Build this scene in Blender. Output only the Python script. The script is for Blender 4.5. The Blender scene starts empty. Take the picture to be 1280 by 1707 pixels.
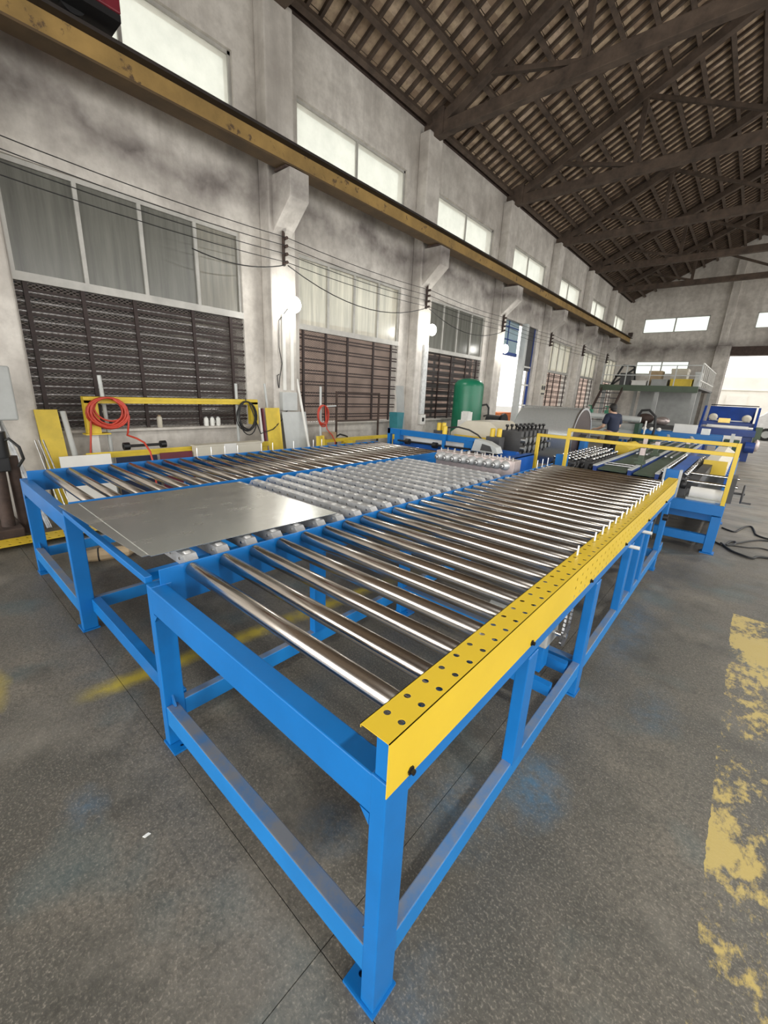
import bpy, math, random
from mathutils import Vector, Matrix
random.seed(7)
sc = bpy.context.scene
COL = sc.collection

# ---------------- camera ----------------
F_PX = 686.48
PITCH, YAW, ROLL = (math.radians(v) for v in (16.396, 40.400, 2.751))
cy_, sy_, cp_, sp_ = math.cos(YAW), math.sin(YAW), math.cos(PITCH), math.sin(PITCH)
fwd = Vector((-sy_*cp_, cy_*cp_, -sp_)); rgt = Vector((cy_, sy_, 0)); upv = rgt.cross(fwd)
r2 = rgt*math.cos(ROLL) + upv*math.sin(ROLL); u2 = upv*math.cos(ROLL) - rgt*math.sin(ROLL)
CAM = Vector((0, 0, 1.6))
cam_d = bpy.data.cameras.new('camera'); cam_d.sensor_fit = 'HORIZONTAL'; cam_d.sensor_width = 36
cam_d.lens = 36*F_PX/1280; cam_d.clip_start = .02; cam_d.clip_end = 300
cam_o = bpy.data.objects.new('camera', cam_d); COL.objects.link(cam_o)
cam_o.matrix_world = Matrix.Translation(CAM) @ Matrix((r2, u2, -fwd)).transposed().to_4x4()
sc.camera = cam_o

# ---------------- world, daylight, exposure ----------------
world = bpy.data.worlds.new('overcast_sky'); sc.world = world; world.use_nodes = True
bg = world.node_tree.nodes['Background']; bg.inputs[0].default_value = (1, .98, .94, 1); bg.inputs[1].default_value = 2.2
sc.view_settings.view_transform = 'Standard'; sc.view_settings.look = 'None'
sc.view_settings.gamma = 1; sc.view_settings.exposure = 0.0
sc.view_settings.use_curve_mapping = False
def area(name, loc, direc, sx, sy, power, col=(1, 1, 1)):
    l = bpy.data.lights.new(name, 'AREA'); l.shape = 'RECTANGLE'; l.size = sx; l.size_y = sy; l.energy = power; l.color = col
    o = bpy.data.objects.new(name, l); COL.objects.link(o); o.location = loc
    o.rotation_euler = Vector(direc).to_track_quat('-Z', 'Y').to_euler(); return o
# daylight through the open bays of the side facing away from the camera and the open gate behind it
area('daylight_side_bays', (7.45, 13.0, 3.0), (-1, 0, 0.05), 27, 4.6, 820, (1, .985, .95))
area('daylight_rear_gate', (0, -7.0, 2.9), (0, 1, 0.02), 12.5, 4.6, 780, (1, .985, .95))

# ---------------- materials ----------------
MATS = {}
def nt(name):
    m = bpy.data.materials.new(name); m.use_nodes = True; t = m.node_tree
    return m, t, t.nodes['Principled BSDF']
def N(t, typ, **kw):
    n = t.nodes.new(typ)
    for k, v in kw.items():
        if k in n.inputs.keys() if isinstance(k, str) else False: n.inputs[k].default_value = v
        else: setattr(n, k, v)
    return n
def ramp(t, fac, stops):
    r = t.nodes.new('ShaderNodeValToRGB'); e = r.color_ramp.elements
    while len(e) < len(stops): e.new(.5)
    for i, (p, c) in enumerate(stops):
        e[i].position = p; e[i].color = (*c, 1) if len(c) == 3 else c
    t.links.new(fac, r.inputs[0]); return r.outputs[0]
def noise(t, scale, detail=4, rough=.6, vec=None, stretch=None):
    n = t.nodes.new('ShaderNodeTexNoise'); n.inputs['Scale'].default_value = scale
    n.inputs['Detail'].default_value = detail; n.inputs['Roughness'].default_value = rough
    if vec is None:
        vec = t.nodes.new('ShaderNodeTexCoord').outputs['Object']
    if stretch:
        mp = t.nodes.new('ShaderNodeMapping'); mp.inputs['Scale'].default_value = stretch
        t.links.new(vec, mp.inputs[0]); vec = mp.outputs[0]
    t.links.new(vec, n.inputs['Vector']); return n.outputs['Fac']
def mix(t, fac, a, b, mode='MIX'):
    m = t.nodes.new('ShaderNodeMix'); m.data_type = 'RGBA'; m.blend_type = mode
    for s, v in ((m.inputs[0], fac), (m.inputs[6], a), (m.inputs[7], b)):
        if isinstance(v, (int, float)): s.default_value = v
        elif isinstance(v, tuple): s.default_value = (*v, 1) if len(v) == 3 else v
        else: t.links.new(v, s)
    return m.outputs[2]
def math_(t, op, a, b=None, c=None):
    m = t.nodes.new('ShaderNodeMath'); m.operation = op
    for i, v in enumerate((a, b, c)):
        if v is None: continue
        if isinstance(v, (int, float)): m.inputs[i].default_value = v
        else: t.links.new(v, m.inputs[i])
    return m.outputs[0]
def bump(t, p, h, strength=.3, dist=.01):
    b = t.nodes.new('ShaderNodeBump'); b.inputs['Strength'].default_value = strength; b.inputs['Distance'].default_value = dist
    t.links.new(h, b.inputs['Height']); t.links.new(b.outputs[0], p.inputs['Normal'])
def simple(name, col, rough=.5, metal=0., var=.12, scale=6., wear=None, bstr=0, spec=.5):
    m, t, p = nt(name)
    f = noise(t, scale, 5)
    lo = tuple(max(0, c*(1-var)) for c in col); hi = tuple(min(1, c*(1+var)) for c in col)
    c = ramp(t, f, [(.3, lo), (.7, hi)])
    if wear:
        f2 = noise(t, scale*2.3, 6, .7); c = mix(t, ramp(t, f2, [(wear[1], (0, 0, 0)), (wear[1]+.06, (1, 1, 1))]), c, wear[0])
    t.links.new(c, p.inputs['Base Color'])
    p.inputs['Roughness'].default_value = rough; p.inputs['Metallic'].default_value = metal
    p.inputs['Specular IOR Level'].default_value = spec
    if bstr: bump(t, p, noise(t, scale*6, 3), bstr, .005)
    MATS[name] = m; return m
simple('blue_paint', (.004, .150, .46), .36, 0, .10, 3)
simple('blue_dark', (.012, .045, .22), .4, 0, .2, 4)
simple('blue_mid', (.01, .10, .42), .38, 0, .15, 4)
simple('yellow_paint', (.70, .49, .035), .38, 0, .05, 3)
simple('yellow_old', (.68, .50, .04), .5, 0, .15, 5, ((.3, .2, .06), .68))
simple('white_paint', (.75, .74, .70), .5, 0, .06, 4)
simple('cream', (.62, .58, .48), .5, 0, .06, 4)
simple('grey_paint', (.34, .35, .34), .5, 0, .12, 4)
simple('light_grey', (.52, .54, .53), .5, 0, .1, 4)
simple('dark_grey', (.06, .06, .062), .5, 0, .25, 5)
simple('black', (.012, .012, .013), .42, 0, .2, 5)
simple('rubber', (.018, .018, .018), .6)
simple('green_paint', (.012, .17, .09), .35, 0, .12, 4)
simple('green_plate', (.055, .085, .05), .45, 0, .15, 4)
simple('green_dark', (.01, .05, .025), .45)
simple('teal', (.03, .2, .24), .5)
simple('red', (.62, .05, .03), .45)
simple('red_hose', (.52, .055, .03), .4)
simple('crane_red', (.16, .012, .022), .45, 0, .2)
simple('maroon_brown', (.045, .028, .025), .5, 0, .25, 5)
simple('maroon', (.13, .015, .03), .5)
simple('navy', (.015, .022, .05), .8)
simple('rust_brown', (.055, .035, .028), .75, 0, .35, 9, ((.13, .07, .04), .62))
simple('grille', (.035, .022, .020), .6, .2, .3, 8)
simple('rail_ochre', (.31, .195, .06), .6, 0, .3, 2.2, ((.10, .06, .03), .58), .2)
simple('rail_ochre_shaded', (.085, .052, .022), .7, 0, .3, 3)  # shade under the bottom flange put into a darker copy of the ochre
simple('rail_top', (.035, .028, .025), .6, .3, .3, 4)
simple('galv_dark', (.35, .36, .36), .35, .9, .25, 14)
simple('zinc', (.62, .63, .64), .28, .95, .2, 20)
simple('galv_rail', (.60, .61, .61), .42, .45, .2, 16)
simple('rail_steel', (.50, .505, .51), .4, .5, .25, 16)
simple('wheel_steel', (.85, .85, .84), .3, .5, .08, 20)
simple('chrome', (.75, .75, .74), .14, 1., .04, 8)
simple('brass', (.5, .36, .12), .3, .9)
simple('wood', (.36, .26, .16), .7, 0, .25, 6)
simple('cardboard', (.48, .36, .22), .8, 0, .12, 4)
simple('skin', (.62, .40, .29), .55, 0, .05)
simple('hair', (.012, .010, .009), .6)
simple('trousers', (.03, .03, .035), .8)
simple('asphalt', (.32, .31, .29), .8, 0, .12, 2)
simple('pale_wall', (.80, .77, .70), .8, 0, .08, 1.2)
simple('pink_wall', (.45, .34, .29), .8, 0, .35, 1.6)
simple('orange', (.8, .25, .08), .6)
simple('window_alu', (.46, .45, .42), .5, .2, .15, 5)
simple('bolt_black', (.02, .02, .02), .35, .6)
simple('car_white', (.8, .8, .8), .25)
simple('car_glass', (.03, .035, .04), .1)
simple('lamp_body', (.7, .7, .68), .5)
simple('paper', (.8, .8, .76), .7)
simple('block_pink', (.55, .47, .45), .4, .6, .15, 20)

def m_dusty():
    m, t, p = nt('blue_dusty')
    f = noise(t, 3, 5); c = ramp(t, f, [(.3, (.0054, .16, .45)), (.7, (.0066, .196, .55))])
    nz = t.nodes.new('ShaderNodeSeparateXYZ'); t.links.new(t.nodes.new('ShaderNodeNewGeometry').outputs['Normal'], nz.inputs[0])
    up_ = math_(t, 'GREATER_THAN', nz.outputs[2], .8)
    dust = math_(t, 'MULTIPLY', up_, ramp(t, noise(t, 6, 6, .7), [(.35, (.25, .25, .25)), (.6, (.85, .85, .85))]))
    t.links.new(mix(t, dust, c, (.23, .22, .20)), p.inputs['Base Color']); p.inputs['Roughness'].default_value = .45; MATS['blue_dusty'] = m
m_dusty()
def m_roller():
    m, t, p = nt('steel_roller')
    f = noise(t, 5, 5, .6, None, (.35, 3, 3))
    t.links.new(ramp(t, f, [(.3, (.50, .455, .41)), (.7, (.74, .70, .655))]), p.inputs['Base Color'])
    t.links.new(ramp(t, noise(t, 8, 3, .5, None, (.3, 2, 2)), [(.3, (.15, .15, .15)), (.75, (.27, .27, .27))]), p.inputs['Roughness'])
    p.inputs['Metallic'].default_value = 1; MATS['steel_roller'] = m
m_roller()
def m_galv(name, lo, hi, rough, metal=.85, scr=(.6, .66)):
    m, t, p = nt(name)
    v = t.nodes.new('ShaderNodeTexVoronoi'); v.inputs['Scale'].default_value = 60
    t.links.new(t.nodes.new('ShaderNodeTexCoord').outputs['Object'], v.inputs['Vector'])
    c = ramp(t, v.outputs['Color'], [(.1, lo), (.9, hi)])
    # rubbed pale scratches
    s = noise(t, 3.2, 7, .72, None, (2.6, .9, 1))
    c = mix(t, ramp(t, s, [(scr[0], (0, 0, 0)), (scr[1], (.6, .6, .6))]), c, (.84, .84, .79))
    t.links.new(c, p.inputs['Base Color']); p.inputs['Metallic'].default_value = metal
    t.links.new(ramp(t, s, [(scr[0]-.12, (rough,)*3), (scr[1], (rough*1.4,)*3)]), p.inputs['Roughness'])
    MATS[name] = m
m_galv('galv_sheet', (.78, .80, .77), (.86, .88, .85), .20, .85, (.56, .63))
m_galv('galv_coil', (.80, .86, .87), (.88, .93, .94), .20, .7, (.78, .9))

def m_plaster():
    m, t, p = nt('plaster')
    co = t.nodes.new('ShaderNodeTexCoord').outputs['Object']
    big = noise(t, .55, 6, .62, co); fine = noise(t, 5, 6, .65, co); streak = noise(t, 2.2, 5, .6, co, (1, 1.0, .10))
    c = ramp(t, big, [(.30, (.40, .367, .33)), (.46, (.63, .595, .545)), (.70, (.78, .745, .69))])
    c = mix(t, ramp(t, streak, [(.50, (0, 0, 0)), (.75, (.6, .6, .6))]), c, (.24, .215, .195))
    c = mix(t, ramp(t, fine, [(.35, (.45, .45, .45)), (.6, (0, 0, 0))]), c, (.34, .31, .28))
    # noise-broken darker band along the wall at crane rail height
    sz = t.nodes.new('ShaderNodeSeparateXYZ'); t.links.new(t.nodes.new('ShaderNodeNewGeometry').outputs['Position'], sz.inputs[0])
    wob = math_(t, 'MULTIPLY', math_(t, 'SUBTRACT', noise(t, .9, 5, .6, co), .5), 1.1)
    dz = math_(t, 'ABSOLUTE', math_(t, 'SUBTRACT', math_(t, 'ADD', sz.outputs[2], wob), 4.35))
    dark_band = math_(t, 'MULTIPLY', math_(t, 'MAXIMUM', math_(t, 'SUBTRACT', 1, math_(t, 'DIVIDE', dz, .55)), 0), ramp(t, noise(t, 1.7, 5, .6, co), [(.3, (.3, .3, .3)), (.65, (1, 1, 1))]))
    c = mix(t, dark_band, c, (.15, .13, .122))
    t.links.new(c, p.inputs['Base Color']); p.inputs['Roughness'].default_value = .85
    bump(t, p, fine, .25, .01); MATS['plaster'] = m
m_plaster()

def m_floor():
    m, t, p = nt('concrete_floor')
    co = t.nodes.new('ShaderNodeTexCoord').outputs['Object']
    sx = t.nodes.new('ShaderNodeSeparateXYZ'); t.links.new(co, sx.inputs[0]); X, Y = sx.outputs[0], sx.outputs[1]
    big = noise(t, .9, 6, .6, co); mid = noise(t, 5, 6, .65, co); fine = noise(t, 55, 4, .6, co); grit = noise(t, 130, 3, .6, co)
    c = ramp(t, big, [(.32, (.064, .063, .054)), (.48, (.115, .106, .088)), (.68, (.205, .182, .145))])
    c = mix(t, ramp(t, mid, [(.35, (.5, .5, .5)), (.65, (0, 0, 0))]), c, (.075, .075, .066))
    c = mix(t, ramp(t, grit, [(.52, (0, 0, 0)), (.68, (.6, .6, .6))]), c, (.36, .32, .26))
    c = mix(t, ramp(t, fine, [(.38, (.55, .55, .55)), (.55, (0, 0, 0))]), c, (.06, .056, .048))
    c = mix(t, ramp(t, noise(t, 2.3, 7, .68, co), [(.54, (0, 0, 0)), (.68, (.65, .65, .65))]), c, (.052, .050, .042))
    pale = noise(t, 1.1, 5, .6, co, (1, 1, 1)); c = mix(t, ramp(t, pale, [(.56, (0, 0, 0)), (.72, (.42, .42, .42))]), c, (.31, .285, .24))
    # reflections on the floor far along the aisle, put into the colour as pale bands
    band = noise(t, 1.6, 4, .6, co, (.5, 2.0, 1)); yfar = math_(t, 'MULTIPLY', ramp(t, math_(t, 'MULTIPLY', Y, .05), [(.26, (0, 0, 0)), (.42, (1, 1, 1))]), ramp(t, band, [(.35, (.3, .3, .3)), (.65, (1, 1, 1))]))
    c = mix(t, yfar, c, (.33, .29, .24))
    # blue over-spray
    b1 = noise(t, 1.7, 3, .5, co); spr = ramp(t, b1, [(.56, (0, 0, 0)), (.74, (.30, .30, .30))]); c = mix(t, spr, c, (.07, .17, .20))
    def blob(x, y, rx, ry, amt):
        dx = math_(t, 'DIVIDE', math_(t, 'SUBTRACT', X, x), rx); dy = math_(t, 'DIVIDE', math_(t, 'SUBTRACT', Y, y), ry)
        d = math_(t, 'SQRT', math_(t, 'ADD', math_(t, 'MULTIPLY', dx, dx), math_(t, 'MULTIPLY', dy, dy)))
        d = math_(t, 'ADD', d, math_(t, 'MULTIPLY', math_(t, 'SUBTRACT', mid, .5), .9))
        return math_(t, 'MULTIPLY', math_(t, 'MAXIMUM', math_(t, 'SUBTRACT', 1, d), 0), amt)
    for x, y, rx, ry, a in ((-.36, 1.50, .16, .24, .95), (-.86, .78, .14, .14, .55), (-.30, .44, .12, .10, .5), (-.05, 2.4, .14, .3, .35), (-1.62, .20, .13, .09, .5), (-.35, 3.3, .2, .8, .4), (-.55, 1.2, .2, .3, .5), (-1.72, -.12, .12, .06, .5), (-.36, .62, .14, .2, .35)):
        c = mix(t, math_(t, 'MINIMUM', math_(t, 'MULTIPLY', blob(x, y, rx, ry, a), ramp(t, noise(t, 14, 5, .7, co), [(.35, (.1, .1, .1)), (.65, (.8, .8, .8))])), .6), c, (.045, .17, .30))
    # yellow over-spray line beneath the tables
    jag = math_(t, 'MULTIPLY', math_(t, 'SUBTRACT', mid, .5), .10)
    xl = math_(t, 'ABSOLUTE', math_(t, 'ADD', math_(t, 'SUBTRACT', X, math_(t, 'MULTIPLY', Y, .10)), math_(t, 'ADD', 2.335, jag)))
    yl = math_(t, 'MULTIPLY', math_(t, 'MAXIMUM', math_(t, 'SUBTRACT', 1, math_(t, 'DIVIDE', xl, .085)), 0), 1.25)
    on = ramp(t, math_(t, 'MULTIPLY', Y, .1), [(.030, (0, 0, 0)), (.055, (1, 1, 1)), (.22, (1, 1, 1)), (.26, (.2, .2, .2))])
    yl = math_(t, 'MULTIPLY', math_(t, 'MULTIPLY', yl, on), ramp(t, noise(t, 9, 5, .65, co), [(.3, (.25, .25, .25)), (.6, (1, 1, 1))]))
    c = mix(t, math_(t, 'MINIMUM', yl, .9), c, (.46, .36, .04))
    yb = blob(-2.72, .02, .28, .12, 1.1); c = mix(t, math_(t, 'MINIMUM', yb, .85), c, (.46, .36, .04))
    # worn yellow aisle line
    we = math_(t, 'ADD', X, math_(t, 'MULTIPLY', math_(t, 'SUBTRACT', mid, .5), .05))
    inb = math_(t, 'MULTIPLY', math_(t, 'GREATER_THAN', we, .228), math_(t, 'LESS_THAN', we, .66))
    flake = math_(t, 'ADD', math_(t, 'MULTIPLY', math_(t, 'SUBTRACT', math_(t, 'MULTIPLY', noise(t, 1.6, 3, .5, co), 1.9), .47), .55), math_(t, 'MULTIPLY', noise(t, 26, 5, .7, co, (1, .6, 1)), .6))
    flake = ramp(t, flake, [(.525, (0, 0, 0)), (.61, (.85, .85, .85))])
    yend = math_(t, 'LESS_THAN', Y, 4.15)
    c = mix(t, math_(t, 'MULTIPLY', math_(t, 'MULTIPLY', inb, flake), yend), c, (.55, .42, .13))
    t.links.new(c, p.inputs['Base Color'])
    t.links.new(ramp(t, mid, [(.3, (.42, .42, .42)), (.7, (.66, .66, .66))]), p.inputs['Roughness'])
    h = math_(t, 'ADD', math_(t, 'MULTIPLY', fine, .6), math_(t, 'MULTIPLY', grit, .5)); bump(t, p, h, .35, .004)
    MATS['concrete_floor'] = m
m_floor()

def m_wood_dark():
    m, t, p = nt('old_timber')
    f = noise(t, 4, 6, .65, None, (1, 1, 1)); t.links.new(ramp(t, f, [(.3, (.045, .031, .023)), (.7, (.12, .085, .062))]), p.inputs['Base Color'])
    p.inputs['Roughness'].default_value = .8; MATS['old_timber'] = m
    m, t, p = nt('clay_tile')
    oi = t.nodes.new('ShaderNodeObjectInfo').outputs['Random']
    gi = t.nodes.new('ShaderNodeTexWhiteNoise'); gi.noise_dimensions = '3D'
    pos = t.nodes.new('ShaderNodeNewGeometry').outputs['Position']
    mp = t.nodes.new('ShaderNodeVectorMath'); mp.operation = 'SNAP'; mp.inputs[1].default_value = (.4645, .26, 5)
    t.links.new(pos, mp.inputs[0]); t.links.new(mp.outputs[0], gi.inputs[0])
    c = ramp(t, gi.outputs[0], [(0, (.38, .27, .18)), (.35, (.54, .41, .28)), (.7, (.64, .50, .34)), (1, (.72, .56, .42))])
    f = noise(t, 7, 5, .6, pos); c = mix(t, ramp(t, f, [(.35, (.7, .7, .7)), (.6, (0, 0, 0))]), c, (.26, .18, .13))
    t.links.new(c, p.inputs['Base Color']); p.inputs['Roughness'].default_value = .85; MATS['clay_tile'] = m
m_wood_dark()

def m_pane(name, col, trans, streaks=True, alpha=.0):
    """dirty frosted window glass: part translucent, part see-through, part dusty"""
    m, t, p = nt(name); out = t.nodes['Material Output']; t.nodes.remove(p)
    d = t.nodes.new('ShaderNodeBsdfDiffuse'); tr = t.nodes.new('ShaderNodeBsdfTranslucent'); tp = t.nodes.new('ShaderNodeBsdfTransparent'); gl = t.nodes.new('ShaderNodeBsdfGlossy')
    gl.inputs['Roughness'].default_value = .25
    f = noise(t, 3.0, 6, .65, None, (1, 3.5, .22) if streaks else (1, 1, 1))
    lo = tuple(c*(.62 if streaks else .85) for c in col); c = ramp(t, f, [(.32, lo), (.66, col)])
    t.links.new(c, d.inputs[0]); t.links.new(c, tr.inputs[0]); tp.inputs[0].default_value = (.85, .9, .87, 1)
    a = t.nodes.new('ShaderNodeMixShader'); a.inputs[0].default_value = trans; t.links.new(d.outputs[0], a.inputs[1]); t.links.new(tr.outputs[0], a.inputs[2])
    b = t.nodes.new('ShaderNodeMixShader'); b.inputs[0].default_value = alpha; t.links.new(a.outputs[0], b.inputs[1]); t.links.new(tp.outputs[0], b.inputs[2])
    e = t.nodes.new('ShaderNodeMixShader'); e.inputs[0].default_value = .06; t.links.new(b.outputs[0], e.inputs[1]); t.links.new(gl.outputs[0], e.inputs[2])
    t.links.new(e.outputs[0], out.inputs[0]); MATS[name] = m
m_pane('pane_grey', (.27, .27, .235), .3, True, .12)
m_pane('pane_cream', (.88, .84, .74), .8, True, .28)
m_pane('pane_frost', (.97, .95, .89), .85, False, .42)
m_pane('pane_blue', (.30, .40, .47), .7, False, .25)
m_pane('pane_clear', (.8, .85, .85), .3, False, .85)

def m_mesh():
    m, t, p = nt('expanded_mesh'); out = t.nodes['Material Output']
    p.inputs['Base Color'].default_value = (.12, .10, .09, 1); p.inputs['Roughness'].default_value = .5; p.inputs['Metallic'].default_value = .4
    co = t.nodes.new('ShaderNodeTexCoord').outputs['Object']; sx = t.nodes.new('ShaderNodeSeparateXYZ'); t.links.new(co, sx.inputs[0])
    Y, Z = sx.outputs[1], sx.outputs[2]
    def band(s):
        v = math_(t, 'ADD', math_(t, 'MULTIPLY', Y, 16.), math_(t, 'MULTIPLY', Z, s*30.))
        return math_(t, 'LESS_THAN', math_(t, 'ABSOLUTE', math_(t, 'SUBTRACT', math_(t, 'FRACT', v), .5)), .085)
    w = math_(t, 'MAXIMUM', band(1), band(-1))
    tp = t.nodes.new('ShaderNodeBsdfTransparent'); mx = t.nodes.new('ShaderNodeMixShader')
    t.links.new(w, mx.inputs[0]); t.links.new(tp.outputs[0], mx.inputs[1]); t.links.new(p.outputs[0], mx.inputs[2]); t.links.new(mx.outputs[0], out.inputs[0])
    MATS['expanded_mesh'] = m
m_mesh()
def m_emit(name, col, s):
    m, t, p = nt(name); p.inputs['Emission Color'].default_value = (*col, 1); p.inputs['Emission Strength'].default_value = s
    p.inputs['Base Color'].default_value = (*col, 1); MATS[name] = m
m_emit('bulb', (1, .98, .93), 9)
simple('shutter', (.36, .35, .345), .28, .85, .25, 5)

# ---------------- mesh helpers ----------------
class B:
    def __init__(s): s.v = []; s.f = []; s.sm = []
    def add(s, vs, fs, smooth=False):
        o = len(s.v); s.v += [tuple(v) for v in vs]; s.f += [tuple(i+o for i in f) for f in fs]; s.sm += [smooth]*len(fs); return s
    def box(s, x0, x1, y0, y1, z0, z1):
        return s.add([(x0, y0, z0), (x1, y0, z0), (x1, y1, z0), (x0, y1, z0), (x0, y0, z1), (x1, y0, z1), (x1, y1, z1), (x0, y1, z1)],
              [(0, 3, 2, 1), (4, 5, 6, 7), (0, 1, 5, 4), (1, 2, 6, 5), (2, 3, 7, 6), (3, 0, 4, 7)])
    def beam(s, p, q, w, h, up=(0, 0, 1)):
        p, q, up = Vector(p), Vector(q), Vector(up); d = (q-p).normalized(); a = d.cross(up)
        if a.length < 1e-5: a = d.cross(Vector((1, 0, 0)))
        a.normalize(); b = a.cross(d).normalized(); a *= w/2; b *= h/2
        vs = [c+i*a+j*b for c in (p, q) for i, j in ((-1, -1), (1, -1), (1, 1), (-1, 1))]
        return s.add(vs, [(0, 1, 2, 3), (7, 6, 5, 4), (0, 4, 5, 1), (1, 5, 6, 2), (2, 6, 7, 3), (3, 7, 4, 0)])
    def cyl(s, p, q, r, n=14, r2=None, caps=True):
        p, q = Vector(p), Vector(q); d = (q-p).normalized(); r2 = r if r2 is None else r2
        a = d.orthogonal().normalized(); b = d.cross(a)
        vs = [c+rr*(math.cos(k*2*math.pi/n)*a+math.sin(k*2*math.pi/n)*b) for c, rr in ((p, r), (q, r2)) for k in range(n)]
        s.add(vs, [(k, (k+1) % n, n+(k+1) % n, n+k) for k in range(n)], True)
        if caps: s.add(vs, [tuple(range(n-1, -1, -1)), tuple(range(n, 2*n))])
        return s
    def lathe(s, prof, o, axis=(0, 0, 1), n=20, smooth=True):
        o, d = Vector(o), Vector(axis).normalized(); a = d.orthogonal().normalized(); b = d.cross(a)
        vs = [o+d*z+r*(math.cos(k*2*math.pi/n)*a+math.sin(k*2*math.pi/n)*b) for r, z in prof for k in range(n)]
        m = len(prof); fs = [(i*n+k, i*n+(k+1) % n, (i+1)*n+(k+1) % n, (i+1)*n+k) for i in range(m-1) for k in range(n)]
        s.add(vs, fs, smooth)
        s.add(vs, [tuple(range(n-1, -1, -1)), tuple(range((m-1)*n, m*n))]); return s
    def tube(s, pts, r, n=6, closed=False):
        P = [Vector(p) for p in pts]; m = len(P); vs = []; a = None
        for i in range(m):
            d = (P[(i+1) % m]-P[i-1]) if closed else (P[min(i+1, m-1)]-P[max(i-1, 0)])
            d.normalize()
            a = d.orthogonal() if a is None else a-d*a.dot(d)
            if a.length < 1e-6: a = d.orthogonal()
            a.normalize(); b = d.cross(a)
            vs += [P[i]+r*(math.cos(k*2*math.pi/n)*a+math.sin(k*2*math.pi/n)*b) for k in range(n)]
        fs = [(i*n+k, i*n+(k+1) % n, ((i+1) % m)*n+(k+1) % n, ((i+1) % m)*n+k) for i in range(m if closed else m-1) for k in range(n)]
        s.add(vs, fs, True)
        if not closed: s.add(vs, [tuple(range(n-1, -1, -1)), tuple(range((m-1)*n, m*n))])
        return s
    def prism(s, poly, ax, a0, a1):
        def P(u, v, w): return ((w, u, v), (u, w, v), (u, v, w))[ax]
        n = len(poly); vs = [P(u, v, a0) for u, v in poly]+[P(u, v, a1) for u, v in poly]
        return s.add(vs, [tuple(range(n-1, -1, -1)), tuple(range(n, 2*n))]+[(k, (k+1) % n, n+(k+1) % n, n+k) for k in range(n)])
    def sphere(s, c, r, n=10, sc_=(1, 1, 1)):
        prof = [(max(1e-4, r*math.sin(math.pi*i/(n//2+1))), -r*math.cos(math.pi*i/(n//2+1))) for i in range(n//2+2)]
        k0 = len(s.v); s.lathe(prof, (0, 0, 0), (0, 0, 1), n)
        for i in range(k0, len(s.v)):
            v = s.v[i]; s.v[i] = (c[0]+v[0]*sc_[0], c[1]+v[1]*sc_[1], c[2]+v[2]*sc_[2])
        return s
    def holed(s, c, u, v, hu, hv, r, th, n=12):
        """rectangular plate cell (half sizes hu, hv along u, v) with a round hole, thickness th along u x v"""
        c, u, v = Vector(c), Vector(u), Vector(v); w = u.cross(v)
        O, I = [], []
        for k in range(n):
            a = 2*math.pi*(k+.5)/n; ca, sa = math.cos(a), math.sin(a); q = 1/max(abs(ca)/hu, abs(sa)/hv)
            O.append((ca*q, sa*q)); I.append((ca*r, sa*r))
        for cu in (-1, 1):
            for cv in (-1, 1):
                j = min(range(n), key=lambda i: (O[i][0]-cu*hu)**2+(O[i][1]-cv*hv)**2); O[j] = (cu*hu, cv*hv)
        def P(p, d): return c+u*p[0]+v*p[1]-w*d
        vs = [P(p, 0) for p in O]+[P(p, 0) for p in I]+[P(p, th) for p in O]+[P(p, th) for p in I]
        fs = []
        for k in range(n):
            l = (k+1) % n
            fs += [(k, l, n+l, n+k), (2*n+l, 2*n+k, 3*n+k, 3*n+l), (n+k, n+l, 3*n+l, 3*n+k), (l, k, 2*n+k, 2*n+l)]
        return s.add(vs, fs)
    def mesh(s, name, mat):
        me = bpy.data.meshes.new(name); me.from_pydata(s.v, [], s.f); me.materials.append(MATS[mat])
        me.polygons.foreach_set('use_smooth', s.sm); me.update(); return me

def link(name, me, parent=None, loc=None, rot=None, bev=0):
    o = bpy.data.objects.new(name, me); COL.objects.link(o)
    if parent is not None:
        o.parent = parent; o.matrix_parent_inverse = Matrix.Translation(-parent['_w']) if '_w' in parent else Matrix()
    if loc is not None: o.location = loc
    if rot is not None: o.rotation_euler = rot
    if bev:
        b = o.modifiers.new('bevel', 'BEVEL'); b.width = bev; b.segments = 2; b.limit_method = 'ANGLE'
    return o
WORLD0 = {}
def part(name, b, mat, parent, bev=0, **kw):
    """mesh in world coordinates under a thing, or under one of its parts"""
    o = bpy.data.objects.new(name, b.mesh(name, mat)); COL.objects.link(o); o.parent = parent
    base = WORLD0.get(parent.name, Vector((0, 0, 0))); o.matrix_parent_inverse = Matrix.Translation(-base)
    if bev:
        m = o.modifiers.new('bevel', 'BEVEL'); m.width = bev; m.segments = 2; m.limit_method = 'ANGLE'
    for k, v in kw.items(): o[k] = v
    return o
def inst(name, me, parent, loc, rot=None, scale=None):
    """shared mesh placed at a world location under a thing or a part"""
    o = bpy.data.objects.new(name, me); COL.objects.link(o); o.parent = parent
    base = WORLD0.get(parent.name, Vector((0, 0, 0))); o.location = Vector(loc)-base
    WORLD0[o.name] = Vector(loc)
    if rot is not None: o.rotation_euler = rot
    if scale is not None: o.scale = scale
    return o
def sub(name, me, parent):
    """shared mesh at the origin of an instanced part"""
    o = bpy.data.objects.new(name, me); COL.objects.link(o); o.parent = parent; return o
def tag(o, label, cat, group=None, kind=None):
    if label: o['label'] = label
    if cat: o['category'] = cat
    if group: o['group'] = group
    if kind: o['kind'] = kind
    return o
def thing(name, label, cat, loc=(0, 0, 0), group=None, kind=None):
    o = bpy.data.objects.new(name, None); COL.objects.link(o); o.location = loc; o.empty_display_size = .1
    WORLD0[o.name] = Vector(loc); return tag(o, label, cat, group, kind)
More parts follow.
